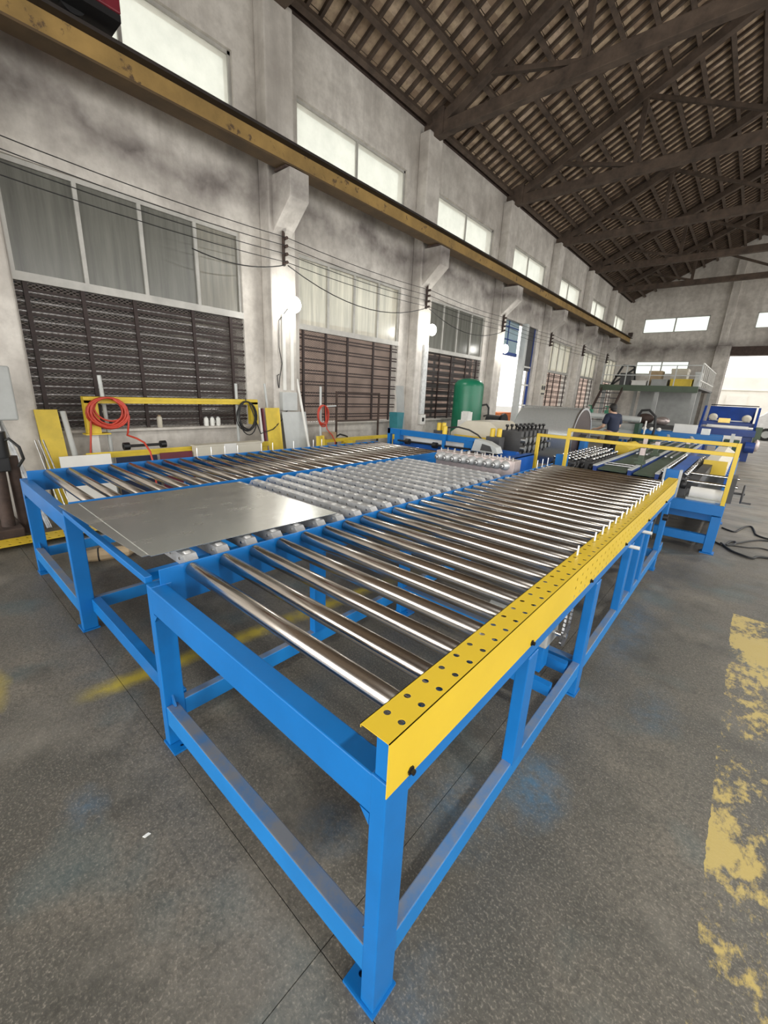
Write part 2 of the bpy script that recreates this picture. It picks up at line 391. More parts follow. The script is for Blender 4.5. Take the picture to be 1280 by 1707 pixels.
def solo(name, b, mat, label, cat, group=None, bev=0, kind=None):
    o = bpy.data.objects.new(name, b.mesh(name, mat)); COL.objects.link(o)
    if bev:
        m = o.modifiers.new('bevel', 'BEVEL'); m.width = bev; m.segments = 2; m.limit_method = 'ANGLE'
    return tag(o, label, cat, group, kind)
def struct(name, b, mat):
    o = bpy.data.objects.new(name, b.mesh(name, mat)); COL.objects.link(o); o['kind'] = 'structure'; return o
def in_view(P, pad=60):
    d = Vector(P)-CAM; w = d.dot(fwd)
    if w < .05: return None
    x = 640+F_PX*d.dot(r2)/w; y = 853.5-F_PX*d.dot(u2)/w
    return w if -pad < x < 1280+pad and -pad < y < 1707+pad else None

# ================= SETTING =================
XW = -6.30; BAY = 3.81; YFAR = 27.2; XR = 7.0; YB = -6.5; ZT = 6.78
SL = .47; TH = math.atan(SL); RIDGE = .3
def zr(x): return 6.75+SL*(x+6.3)
# floor: sub-base with cast slabs, open joints between them
flo = struct('floor', B().box(-6.54, 7.3, -6.6, 27.45, -.30, -.03), 'concrete_floor')
xs = [-6.54, -4.615, -.615, 3.385, 7.3]; ys = [-6.6, -3.47, .53, 4.53, 8.53, 12.53, 16.53, 20.53, 24.53, 27.45]
for i in range(4):
    for j in range(9):
        part('slab', B().box(xs[i]+.0013, xs[i+1]-.0013, ys[j]+.0013, ys[j+1]-.0013, -.03, 0), 'concrete_floor', flo)
struct('ground_outside', B().box(-40, -6.56, -30, 70, -.20, -.06).box(-6.54, 40, 27.47, 70, -.2, -.06).box(7.32, 40, -30, 27.47, -.2, -.06).box(-6.54, 7.32, -30, -6.62, -.2, -.06), 'asphalt')

# ---- left wall with its openings ----
wl = B()
def wbox(y0, y1, z0, z1, b=wl): b.box(XW-.24, XW, y0, y1, z0, z1)
wbox(-6.5, 1.07, 0, ZT)
LOW, LINT, U0, U1 = .93, 3.74, 4.98, 5.86
for k in range(7):
    y0, y1 = 1.07+BAY*k, min(3.81+BAY*k, YFAR-.3); nx = min(1.07+BAY*(k+1), YFAR)
    if k == 3:
        wbox(y0, y1, 3.9, U0)
    else:
        wbox(y0, y1, 0, LOW); wbox(y0, y1, LINT, U0)
    wbox(y0, y1, U1, ZT); wbox(y1, nx, 0, ZT)
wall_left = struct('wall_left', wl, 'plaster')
part('wall_cap', B().box(XW-.28, XW+.05, -6.5, YFAR, ZT, ZT+.07), 'rust_brown', wall_left)
pil_y = [(.40, 1.02)]+[(4.15+BAY*k, 4.63+BAY*k) for k in range(6)]
for k, (a, b_) in enumerate(pil_y):
    pb = B().box(XW, -6.05, a, b_, 0, 6.62)
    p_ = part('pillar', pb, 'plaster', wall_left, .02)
    c = (a+b_)/2
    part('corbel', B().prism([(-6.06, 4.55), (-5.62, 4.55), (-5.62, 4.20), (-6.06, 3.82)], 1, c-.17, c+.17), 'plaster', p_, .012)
    part('bearing_pad', B().box(-5.95, -5.68, c-.20, c-.04, 4.545, 4.575), 'rust_brown', p_)

# ---- windows of the left wall ----
bar_v = B().box(-.014, .014, -.021, .021, -.83, .83).mesh('grille_bar', 'grille')
bar_h = B().box(-.009, .009, -1.365, 1.365, -.012, .012).mesh('grille_rail', 'grille')
for k in range(7):
    y0, y1 = 1.07+BAY*k, min(3.81+BAY*k, YFAR-.3); L = y1-y0
    if k != 3:
        w = thing('window_%d' % (k+1), None, None, (XW-.06, (y0+y1)/2, LOW), kind='structure')
        X0, X1 = XW-.09, XW-.03
        alu = 'window_alu'
        part('frame', B().box(X0, X1, y0, y1, LINT-.05, LINT).box(X0, X1, y0, y0+.04, 2.66, LINT-.05).box(X0, X1, y1-.04, y1, 2.66, LINT-.05), alu, w)
        part('transom', B().box(X0-.01, X1+.03, y0, y1, 2.57, 2.66), alu, w)
        part('sill', B().box(XW-.20, XW+.12, y0, y1, LOW, LOW+.03), 'plaster', w)
        mu = [y0+f*L for f in (.255, .50, .755)]
        pk = {0: 'pane_grey', 2: 'pane_grey'}.get(k, 'pane_cream')
        for y in mu: part('mullion', B().box(X0, X1, y-.022, y+.022, 2.66, LINT-.05), alu, w)
        ed = [y0+.04]+mu+[y1-.04]
        for i in range(4):
            kind = 'pane_cream' if (k == 0 and i == 3) else pk
            part('pane', B().box(XW-.066, XW-.06, ed[i]+.02*(i > 0), ed[i+1]-.02*(i < 3), 2.66, LINT-.05), kind, w)
        for f in (.035, .23, .435, .71, .92):
            inst('grille_bar', bar_v, w, (XW-.02, y0+f*L, 1.77))
        for i in range(8):
            for dz in (0, .055):
                inst('grille_rail', bar_h, w, (XW-.035, (y0+y1)/2, 1.05+i*.198+dz), scale=(1, L/2.74, 1))
        if k < 4: part('wire_mesh', B().add([(XW-.05, y0, LOW+.03), (XW-.05, y1, LOW+.03), (XW-.05, y1, 2.57), (XW-.05, y0, 2.57)], [(0, 1, 2, 3)]), 'expanded_mesh', w)
    # upper clerestory
    w = thing('window_%d' % (k+11), None, None, (XW-.06, (y0+y1)/2, U0), kind='structure')
    ym = (y0+y1)/2
    part('frame', B().box(XW-.10, XW-.05, y0, y1, U1-.04, U1).box(XW-.10, XW-.05, y0, y1, U0, U0+.04).box(XW-.10, XW-.05, y0, y0+.04, U0, U1).box(XW-.10, XW-.05, y1-.04, y1, U0, U1), 'window_alu', w)
    part('mullion', B().box(XW-.10, XW-.05, ym-.02, ym+.02, U0+.04, U1-.04), 'window_alu', w)
    for a, b_ in ((y0+.04, ym-.02), (ym+.02, y1-.04)):
        part('pane', B().box(XW-.078, XW-.072, a, b_, U0+.04, U1-.04), 'pane_frost', w)
# corrugated shutters standing close behind two of the windows
def corrugated(y0, y1, z0, z1, x, pitch=.21, amp=.03, gap=None):
    b = B(); n = int((z1-z0)/pitch*10); vs = []; 
    for i in range(n+1):
        z = z0+(z1-z0)*i/n; xx = x+amp*math.cos(2*math.pi*(z-z0)/pitch); vs += [(xx, y0, z), (xx, y1, z)]
    b.add(vs, [(2*i, 2*i+2, 2*i+3, 2*i+1) for i in range(n)], True); return b
solo('roller_shutter', corrugated(.95, 3.95, .1, 3.9, -6.66), 'shutter', 'corrugated dark metal shutter behind the mesh grille nearest the camera', 'shutter')
b = B()
for i in range(16): b.box(-6.70, -6.68, 8.7, 11.6, .2+i*.17, .31+i*.17)
b.box(-6.72, -6.70, 8.7, 11.6, 2.75, 3.9)
for y in (8.7, 9.65, 10.6, 11.54): b.box(-6.74, -6.70, y, y+.06, -.06, 3.9)
solo('slatted_shutter', b, 'dark_grey', 'dark shutter with open slits behind the grille near the green tank', 'shutter')

# ---- side doorway in the fourth bay ----
dy0, dy1 = 1.07+BAY*3, 3.81+BAY*3
d = thing('door_1', None, None, (XW, (dy0+dy1)/2, 0), kind='structure')
part('steel_post', B().box(XW-.02, XW+.16, 13.95, 14.13, 0, 3.9), 'light_grey', d, .006)
part('door_frame', B().box(XW-.14, XW-.08, dy0, 13.95, 2.88, 2.98).box(XW-.14, XW-.08, dy0, dy0+.06, 0, 3.9).box(XW-.14, XW-.08, dy1-.08, dy1, 0, 3.9), 'blue_dark', d)
for y in (13.2,): part('transom_bar', B().box(XW-.13, XW-.10, y-.02, y+.02, 2.98, 3.9), 'blue_dark', d)
for z in (3.35, 3.72): part('transom_bar', B().box(XW-.13, XW-.10, dy0, 13.95, z-.015, z+.015), 'blue_dark', d)
for a, b_ in ((dy0+.06, 13.18), (13.22, 13.95)): part('pane', B().box(XW-.12, XW-.114, a, b_, 2.98, 3.9), 'pane_blue', d)
part('side_panel', B().box(XW-.12, XW-.09, 14.2, dy1-.08, 2.5, 3.9), 'dark_grey', d)
for z in (.6, 1.3, 2.0, 2.6): part('side_rail', B().box(XW-.10, XW-.06, 14.13, dy1-.08, z, z+.05), 'white_paint', d)

# ---- far wall with openings ----
fw = B(); ZG = ZT
def fbox(x0, x1, z0, z1): fw.box(x0, x1, YFAR, YFAR+.24, z0, z1)
rows = [(-6.54, 0, 7.0, 6.78)]
cuts = [(-5.47, -2.63, 5.20, 5.92), (-.85, 2.2, 5.22, 5.92), (-5.45, -3.05, 3.12, 3.78), (-1.47, 2.7, 0, 4.0), (-3.72, -3.2, 1.05, 1.74)]
gx = sorted({-6.54, 7.24}|{c[0] for c in cuts}|{c[1] for c in cuts}); gz = sorted({0, ZT}|{c[2] for c in cuts}|{c[3] for c in cuts})
for i in range(len(gx)-1):
    run = None
    for j in range(len(gz)-1):
        cx, cz = (gx[i]+gx[i+1])/2, (gz[j]+gz[j+1])/2
        hole = any(a < cx < b_ and c < cz < e for a, b_, c, e in cuts)
        if not hole: fbox(gx[i], gx[i+1], gz[j], gz[j+1])
fw.prism([(-6.54, ZT), (7.24, ZT), (RIDGE, zr(RIDGE)+.1)], 1, YFAR, YFAR+.24)
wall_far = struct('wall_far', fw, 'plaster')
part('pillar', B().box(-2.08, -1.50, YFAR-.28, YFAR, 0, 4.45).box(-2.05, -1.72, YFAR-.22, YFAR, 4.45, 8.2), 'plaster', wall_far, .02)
part('door_lintel', B().box(-1.47, 2.7, YFAR-.06, YFAR, 4.02, 4.42), 'rust_brown', wall_far)
for n_, (a, b_, c, e) in zip((21, 22, 23, 24), (cuts[0], cuts[1], cuts[2], cuts[4])):
    w = thing('window_%d' % n_, None, None, ((a+b_)/2, YFAR+.1, c), kind='structure')
    m_ = (a+b_)/2; Y0, Y1 = YFAR+.06, YFAR+.10
    part('frame', B().box(a, b_, Y0, Y1, c, c+.04).box(a, b_, Y0, Y1, e-.04, e).box(a, a+.04, Y0, Y1, c, e).box(b_-.04, b_, Y0, Y1, c, e), 'window_alu', w)
    part('mullion', B().box(m_-.03, m_+.03, Y0, Y1, c+.04, e-.04), 'window_alu', w)
    for p, q in ((a+.04, m_-.03), (m_+.03, b_-.04)): part('pane', B().box(p, q, Y0+.015, Y0+.02, c+.04, e-.04), 'pane_clear', w)
# ---- sides the photograph looks away from: pillars with open bays ----
wr = B().box(XR, XR+.24, YB, YFAR, 5.4, ZT).box(XR, XR+.24, YB, YFAR, 0, .5)
for k in range(9): wr.box(XR, XR+.24, YB+BAY*k*1.09, YB+BAY*k*1.09+.5, .5, 5.4)
struct('wall_right', wr, 'plaster')
wb = B().box(-6.54, 7.24, YB-.24, YB, 5.3, ZT).box(-6.54, -6.0, YB-.24, YB, 0, 5.3).box(6.6, 7.24, YB-.24, YB, 0, 5.3)
wb.prism([(-6.54, ZT), (7.24, ZT), (RIDGE, zr(RIDGE)+.1)], 1, YB-.24, YB)
struct('wall_back', wb, 'plaster')

# ---- roof: purlins, rafters and tiles seen from below ----
ce = B(); xr_ = 7.4; zr_r = zr(RIDGE)+.16-SL*(xr_-RIDGE)
ce.prism([(-6.95, zr(-6.95)+.155), (RIDGE, zr(RIDGE)+.155), (xr_, zr_r), (xr_, zr_r+.05), (RIDGE, zr(RIDGE)+.21), (-6.95, zr(-6.95)+.205)], 1, YB-.4, YFAR+.5)
ceiling = struct('ceiling', ce, 'old_timber')
PUR = .4645
purls = [-6.15+PUR*k for k in range(15)]
for x in purls:
    part('purlin', B().beam((x, YB, zr(x)), (x, YFAR, zr(x)), .085, .105, (-SL, 0, 1)), 'old_timber', ceiling)
for k in range(-45, 86):
    y = 5.22+.26*k
    if y > YFAR-.05: break
    part('rafter', B().beam((-6.9, y, zr(-6.9)+.085), (RIDGE, y, zr(RIDGE)+.085), .055, .06, (-SL, 0, 1)), 'old_timber', ceiling)
tl = PUR/math.cos(TH)
tile_me = B().box(-tl/2+.006, tl/2-.006, -.125, .125, -.008, .008).mesh('tile', 'clay_tile')
cells = []
for i in range(-1, 14):
    x = -6.15+PUR*(i+.5)
    for k in range(-45, 85):
        y = 5.35+.26*k
        if y < YFAR-.1: cells.append((x, y, zr(x)+.128+random.uniform(-.006, .006), random.uniform(-.012, .012)))
vis = []
for c in cells:
    w = in_view(c[:3])
    if w: vis.append((w, c))
vis.sort(); near = {c for _, c in vis[:300]}
rest = B()
for c in cells:
    if c in near:
        inst('tile', tile_me, ceiling, c[:3], (0, -TH+c[3], 0))
    else:
        a = Vector((math.cos(TH), 0, math.sin(TH))); x, y, z = c[:3]; p = Vector((x, y, z))
        rest.beam(p-a*(tl/2-.006), p+a*(tl/2-.006), .25, .016, (-SL, 0, 1))
part('tile_field', rest, 'clay_tile', ceiling, kind='stuff')

# ---- roof trusses ----
TRY = [4.39+BAY*k for k in range(6)]
for k, y in enumerate(TRY):
    ordn = ['on the first corbel pillar, cut off by the top edge', 'on the second corbel pillar', 'on the third corbel pillar, past the green tank', 'on the fourth pillar, past the side doorway', 'on the fifth pillar, second from the far wall', 'nearest to the far wall'][k]
    t = thing('roof_truss', 'dark timber roof truss ' + ordn, 'truss', (RIDGE, y, 6.6), 'timber roof trusses')
    part('bottom_chord', B().beam((-6.3, y, 6.66), (RIDGE*2+6.3, y, 6.66), .17, .21), 'old_timber', t, .01)
    part('top_chord', B().beam((-6.28, y, zr(-6.28)-.13), (RIDGE, y, zr(RIDGE)-.13), .16, .18, (-SL, 0, 1)), 'old_timber', t, .01)
    part('top_chord', B().beam((RIDGE*2+6.28, y, zr(-6.28)-.13), (RIDGE, y, zr(RIDGE)-.13), .16, .18, (SL, 0, 1)), 'old_timber', t, .01)
    for x in (-3.25, RIDGE, RIDGE*2+3.25):
        part('post', B().beam((x, y, 6.76), (x, y, zr(x if x <= RIDGE else 2*RIDGE-x)-.2), .10, .10, (0, 1, 0)), 'old_timber', t)
    for a, c in (((-3.2, zr(-3.2)-.2), (-.2, 6.75)), ((-3.2, 6.75), (-4.9, zr(-4.9)-.2)), ((2*RIDGE+3.2, zr(-3.2)-.2), (2*RIDGE+.2, 6.75))):
        part('strut', B().beam((a[0], y, a[1]), (c[0], y, c[1]), .075, .085, (0, 1, 0)), 'old_timber', t)
    part('heel_block', B().box(-6.34, -5.85, y-.11, y+.11, 6.55, 6.98), 'old_timber', t)

# ---- crane rail along the corbels, crane carriage on it ----
r = thing('crane_rail', 'long ochre crane rail beam running along the wall corbels', 'rail', (-5.78, 10, 4.575))
part('bottom_flange', B().box(-5.90, -5.66, -6, 26.2, 4.576, 4.60), 'rail_ochre_shaded', r)
part('web', B().box(-5.79, -5.77, -6, 26.2, 4.60, 4.84), 'rail_ochre', r)
part('top_flange', B().box(-5.90, -5.66, -6, 26.2, 4.84, 4.865), 'rail_top', r)
part('rail_head', B().box(-5.82, -5.74, -6, 26.2, 4.865, 4.92), 'rail_top', r)
part('end_stop', B().box(-5.88, -5.68, 26.05, 26.2, 4.92, 5.12), 'rust_brown', r)
cr = thing('crane_carriage', 'dark red crane end carriage on the rail at the top left corner', 'crane', (-5.78, 1.2, 4.92))
part('carriage_box', B().box(-6.02, -5.54, .1, 2.16, 5.03, 5.55), 'crane_red', cr, .01)
part('skirt', B().box(-6.0, -5.56, .1, 2.16, 4.97, 5.03), 'black', cr)
for y in (.4, 1.8): part('wheel', B().cyl((-5.83, y, 5.04), (-5.73, y, 5.04), .12, 20), 'black', cr)

# ---- insulated bare wires on pillar brackets ----
BRX = -5.97
for k, (a, b_) in enumerate(pil_y[1:]):
    c = (a+b_)/2
    lab = ['nearest pillar', 'second pillar', 'third pillar, past the green tank', 'fourth pillar, past the side doorway', 'fifth pillar', 'sixth pillar, next to the mezzanine'][k]
    br = thing('wire_bracket', 'dark iron wire bracket with insulators on the ' + lab, 'bracket', (-6.04, c, 3.4), 'wire brackets on the wall pillars')
    part('bracket_bar', B().box(-6.05, -6.02, c-.018, c+.018, 3.40, 3.86).box(-6.0, -5.985, c-.05, c-.02, 3.40, 3.86), 'rust_brown', br)
    for z in (3.44, 3.55, 3.66, 3.77): part('insulator', B().cyl((-6.02, c, z), (-5.94, c, z), .024, 8), 'rust_brown', br)
yk = [-5.0, .71]+[(a+b_)/2 for a, b_ in pil_y[1:]]
for i, z in enumerate((3.44, 3.55, 3.66, 3.77)):
    pts = []
    for a, c in zip(yk[:-1], yk[1:]):
        pts += [(BRX+.012, a+(c-a)*s/6, z-.05*4*(s/6)*(1-s/6)+.002*i) for s in range(6)]
    pts.append((BRX+.012, yk[-1], z))
    solo('overhead_wire', B().tube(pts, .0055, 5), 'rubber', ['lowest', 'second lowest', 'second highest', 'highest'][i] + ' of the four thin wires strung between the wall pillars', 'wire', 'thin wires along the wall')
def sag(y0, y1, z0, z1, d, x=-5.96): return [(x, y0+(y1-y0)*s/12, z0+(z1-z0)*s/12-d*4*(s/12)*(1-s/12)) for s in range(13)]
solo('sagging_cable', B().tube(sag(2.9, 4.37, 3.26, 3.40, .10), .008, 5), 'rubber', 'slack black cable hanging left of the first wire bracket', 'cable', 'slack cables')
solo('sagging_cable', B().tube(sag(4.41, 8.18, 3.40, 3.42, .33), .008, 5), 'rubber', 'long drooping black cable between the first two wire brackets', 'cable', 'slack cables')
solo('sagging_cable', B().tube(sag(8.22, 12.0, 3.40, 3.42, .30), .008, 5), 'rubber', 'drooping black cable between the second and third wire brackets', 'cable', 'slack cables')

# ---- pillar flood lamps ----
for k, (y, z) in enumerate(((4.50, 2.86), (8.36, 2.98), (12.14, 2.95))):
    lm = thing('flood_lamp', ['bright round lamp glowing on the nearest wall pillar', 'bright round lamp glowing on the second wall pillar', 'glowing lamp on the third pillar by the doorway'][k], 'lamp', (-5.98, y, z), 'wall pillar lamps')
    part('lamp_arm', B().cyl((-6.05, y, z), (-5.99, y, z), .05, 14), 'lamp_body', lm)
    part('lamp_shade', B().lathe([(.05, 0), (.11, .03), (.118, .045), (.05, .045)], (-6.0, y, z), (1, 0, 0), 20), 'lamp_body', lm)
    part('bulb', B().sphere((-5.935, y, z), .125, 16, (.7, 1, 1)), 'bulb', lm)
    pl_ = bpy.data.lights.new('lamp_light', 'POINT'); pl_.energy = 22; pl_.shadow_soft_size = .10; pl_.color = (1, .98, .92)
    po = bpy.data.objects.new('lamp_light', pl_); COL.objects.link(po); po.parent = lm; po.location = (.26, -.08, 0)

# ---- world outside the openings ----
solo('alley_wall', B().box(-10.3, -10.0, -8, 18.3, -.06, 3.4), 'pink_wall', 'pinkish wall across the alley seen through the nearer window meshes', 'wall')
solo('alley_wall', B().box(-10.3, -10.0, 24.5, 43.5, -.06, 3.4), 'pink_wall', 'pinkish wall across the alley seen past the side doorway', 'wall')
solo('courtyard_building', B().box(-10, 14, 44, 46, -.06, 3.9).box(1.0, 1.1, 43.9, 44, -.06, 3.9).box(-1.9, -.6, 43.85, 44, -.06, 2.5).box(-10, 14, 43.9, 44, 2.9, 2.96), 'pale_wall', 'pale sunlit building outside the far gate', 'building')

# ---- added fill lamps above the aisle, out of view, to light tops from above ----
for k, (x, y) in enumerate(((2.3, .6), (2.3, 8.2), (2.3, 15.8))):
    lm = thing('added_fill_lamp', ['added fill lamp, out of view, over the aisle beside the camera', 'added fill lamp, out of view, over the middle of the aisle', 'added fill lamp, out of view, over the far aisle'][k], 'lamp', (x, y, 5.6), 'added fill lamps over the aisle')
    part('suspension', B().cyl((x, y, 5.95), (x, y, 6.56), .012, 8), 'rust_brown', lm)
    part('reflector', B().lathe([(.06, .35), (.09, .30), (.20, .12), (.26, .0), (.255, .0), (.19, .12), (.08, .28)], (x, y, 5.6), (0, 0, 1), 24), 'lamp_body', lm)
    part('bulb', B().sphere((x, y, 5.72), .08, 12), 'bulb', lm)
    ar = bpy.data.lights.new('added_fill_light', 'AREA'); ar.shape = 'DISK'; ar.size = .5; ar.energy = 160; ar.color = (1, .98, .93)
    ao = bpy.data.objects.new('added_fill_light', ar); COL.objects.link(ao); ao.parent = lm; ao.location = (0, 0, -.01)

# ================= ROLLER CONVEYORS =================
YF = .533; PITCH_R = .1505
def footplate(b, x0, x1, y0, y1, hx, hy):
    th = .010
    # plate with one bolt hole: holed cell around the bolt, plain box for the rest
    s = .026
    b.holed((hx, hy, th), (1, 0, 0), (0, 1, 0), s, s, .009, th)
    if hx-s > x0: b.box(x0, hx-s, y0, y1, 0, th)
    if hx+s < x1: b.box(hx+s, x1, y0, y1, 0, th)
    if hy-s > y0: b.box(hx-s, hx+s, y0, hy-s, 0, th)
    if hy+s < y1: b.box(hx-s, hx+s, hy+s, y1, 0, th)
    return b
def gusset(b, p, dx, dz, y, th=.008):
    x, z = p; b.prism([(x, z), (x+dx, z), (x, z+dz)] if dx*dz > 0 else [(x, z), (x, z+dz), (x+dx, z)], 1, y, y+th); return b

roller_me = None
def conveyor(name, label, x0, x1, inner_left, inner_right, legs_l, legs_r, nroll, rails_len, pins):
    """x0, x1: outer faces of the frame; rollers run between the two side plates"""
    t = thing(name, label, 'conveyor', ((x0+x1)/2, YF, 0), 'roller conveyor tables')
    LW, LD = .046, .085
    BP = 'blue_paint'
    yend = YF+rails_len
    for side, legs in ((0, legs_l), (1, legs_r)):
        xa, xb = (x0, x0+LW) if side == 0 else (x1-LW, x1)
        for i, (y, foot) in enumerate(legs):
            z0 = .010 if foot else .205
            lg = part('leg', B().box(xa, xb, y, y+LD, z0, .80 if i == 0 else .70), BP, t, .004)
            if foot:
                b = B()
                if side == 0: footplate(b, xa-.006, xb+.062, y-.006, y+LD+.006, xb+.032, y+.040)
                else: footplate(b, xa-.062, xb+.006, y-.006, y+LD+.006, xa-.032, y+.040)
                part('foot_plate', b, BP, lg)
            if i == 0:
                s = 1 if side == 0 else -1; xx = xb if side == 0 else xa
                g = B(); gusset(g, (xx, .68), s*.030, -.035, y+.001); gusset(g, (xx, .222), s*.03, .045, y+.030)
                part('gusset', g, BP, lg)
    part('front_beam', B().box(x0+.001, x1-.001, YF+.0005, YF+.062, .682, .797), BP, t, .004)
    part('front_lower_beam', B().box(x0+LW, x1-LW, YF+.004, YF+.054, .120, .220), 'blue_dusty', t, .004)
    part('end_beam', B().box(x0+LW, x1-LW, yend-.06, yend, .682, .780), BP, t, .004)
    for i in range(1, len(legs_r)):
        if legs_r[i][1]: part('cross_member', B().box(x0+LW, x1-LW, legs_r[i][0]+.015, legs_r[i][0]+.065, .13, .21), 'blue_dusty', t)
    for xa, xb in ((x0+.004, x0+.044), (x1-.044, x1-.004)):
        part('lower_rail', B().box(xa, xb, YF+LD, yend, .130, .215), 'blue_dusty', t, .004)
    pl_, pr_ = inner_left, inner_right
    part('side_plate', B().box(pl_-.008, pl_, YF+.040, yend, .700, .866), BP, t, .002)
    part('side_plate', B().box(pr_, pr_+.008, YF+.040, yend, .700, .866), BP, t, .002)
    part('side_channel', B().box(x0+.001, pl_-.009, YF+.064, yend, .712, .80), BP, t, .003)
    part('side_channel', B().box(pr_+.009, x1-.001, YF+.064, yend, .712, .80), BP, t, .003)
    L = pr_-pl_; r = .0300
    me = B().lathe([(.010, -L/2+.001), (.010, -L/2+.010), (.026, -L/2+.010), (r, -L/2+.014), (r, L/2-.014), (.026, L/2-.010), (.010, L/2-.010), (.010, L/2-.001)], (0, 0, 0), (1, 0, 0), 28).mesh('roller', 'steel_roller')
    cap = B().lathe([(.022, -.006), (.024, -.004), (.024, .004), (.022, .006)], (-L/2+.008, 0, 0), (1, 0, 0), 16).lathe([(.022, -.006), (.024, -.004), (.024, .004), (.022, .006)], (L/2-.008, 0, 0), (1, 0, 0), 16).mesh('bearing_cap', 'galv_dark')
    for i in range(nroll):
        o = inst('roller', me, t, ((pl_+pr_)/2, .700+PITCH_R*i, .836), (random.uniform(0, 6), 0, 0))
        sub('bearing_cap', cap, o)
    pin = B().lathe([(.0045, 0), (.0045, .085), (.0035, .088)], (0, 0, 0), (0, 0, 1), 8).mesh('guide_pin', 'wheel_steel')
    for x, ylist in pins:
        for y in ylist: inst('guide_pin', pin, t, (x, y, .868))
    return t

right = conveyor('roller_conveyor', 'near blue roller conveyor with a yellow perforated guard along its side', -1.707, -.410, -1.662, -.452,
    [(YF, True), (1.375, False), (2.2, True), (3.1, False), (4.0, True), (4.72, True)],
    [(YF, True), (1.33, False), (2.20, True), (3.02, False), (3.42, False), (3.72, False), (4.66, True)], 29, 4.48,
    [(-.472, [1.955, 2.24, 2.385, 2.52, 2.675, 2.82, 2.96, 3.09, 3.23, 3.365, 3.50, 3.775, 3.91, 4.055, 4.21, 4.36]), (-1.64, [4.45, 4.6, 4.76])])
# yellow perforated guard: top with two rows of holes, side with three rows from the second leg on
gz, gx0, gx1, gy0, gy1 = .909, -.492, -.409, .533, 4.888
guard = B(); n = int((gy1-gy0)/.0735); p = (gy1-gy0-.028)/n
for i in range(n):
    for x, hw in ((-.467, .0225), (-.4325, .012)):
        pass
wA, wB = (-.492+.4495), (.4495-.409)
for i in range(n):
    y = gy0+.028+p*(i+.5)
    guard.holed((-.47075, y, gz), (1, 0, 0), (0, 1, 0), .02125, p/2, .0090, .002)
    guard.holed((-.42925, y, gz), (1, 0, 0), (0, 1, 0), .02025, p/2, .0090, .002)
guard.box(gx0, gx1, gy0, gy0+.028, gz-.002, gz)
guard.box(gx0, gx0+.002, gy0, gy1, gz-.010, gz)
ys0 = 1.74
guard.box(gx1-.002, gx1, gy0, ys0, .762, gz)
m_ = int((gy1-ys0)/.0735); q = (gy1-ys0)/m_
guard.box(gx1-.002, gx1, ys0, gy1, .886, gz)
for i in range(m_):
    for j in range(3):
        z = .7827+.0413*j
        guard.holed((gx1, ys0+q*(i+.5)+(0, q*.0, 0)[j], z), (0, 1, 0), (0, 0, 1), q/2, .02067, .0082, .002)
gd = part('side_guard', guard, 'yellow_paint', right, label='yellow perforated sheet guard with two rows of holes')
bolt = B().lathe([(.011, 0), (.011, .004), (.007, .004), (.007, .012), (.004, .013)], (0, 0, 0), (1, 0, 0), 6, False).mesh('bolt', 'bolt_black')
for y in (.617, 1.315, 2.027, 2.755, 3.49, 4.3): inst('bolt', bolt, gd, (gx1, y, .775))
part('guard_bracket', B().box(-.448, -.412, YF+.006, YF+.014, .797, .904), 'blue_paint', right)
for y in (1.3, 2.1, 2.9, 3.7, 4.5): part('guard_bracket', B().box(-.442, -.4125, y, y+.03, .80, .904), 'blue_paint', right)
# chain drive and gear motor hung under the near conveyor
for y in (1.86, 2.10): part('motor_mount', B().box(-.80, -.46, y, y+.04, .18, .24), 'blue_paint', right)
mo = part('gear_motor', B().box(-.66, -.52, 1.90, 2.06, .40, .54).cyl((-.86, 1.98, .47), (-.66, 1.98, .47), .062, 16), 'grey_paint', right, .008)
part('output_shaft', B().cyl((-.52, 1.98, .47), (-.455, 1.98, .47), .014, 12), 'chrome', mo)
part('sprocket', B().cyl((-.472, 1.98, .47), (-.462, 1.98, .47), .055, 18), 'dark_grey', mo)
part('motor_bracket', B().box(-.64, -.54, 1.93, 2.03, .24, .40), 'blue_paint', mo)
ch = B()
def link_(p, d):
    ch.beam(p, p+d*.016, .007, .010, (1, 0, 0)); 
for a, c in (((-.467, 1.93, .45), (-.467, 1.995, .83)), ((-.467, 2.03, .45), (-.467, 2.055, .83))):
    a, c = Vector(a), Vector(c); L = (c-a).length; d = (c-a)/L
    for i in range(int(L/.022)): link_(a+d*i*.022, d)
part('drive_chain', ch, 'zinc', right, kind='stuff')
part('wiring', B().tube([(-.44, 3.75, .72), (-.42, 3.8, .60), (-.42, 3.95, .52), (-.44, 4.1, .60), (-.44, 4.25, .72)], .008, 6), 'rubber', right)
for y in (2.98, 3.42): 
    part('sensor', B().cyl((-.46, y, .70), (-.36, y, .70), .012, 10), 'white_paint', right)
part('hand_knob', B().cyl((-.41, 4.38, .62), (-.37, 4.38, .62), .03, 12).cyl((-.37, 4.38, .62), (-.30, 4.38, .63), .006, 8), 'black', right)

left = conveyor('roller_conveyor', 'far blue roller conveyor along the wall, beside the metal sheets', -4.258, -2.968, -4.185, -2.995,
    [(YF, True), (1.8, True), (3.0, True), (4.5, True)], [(YF, True), (1.8, True), (3.0, True), (4.5, True)], 27, 4.16,
    [(-4.165, [1.92, 2.07, 2.22, 2.37, 2.67, 2.82, 3.12, 3.43, 3.57])])

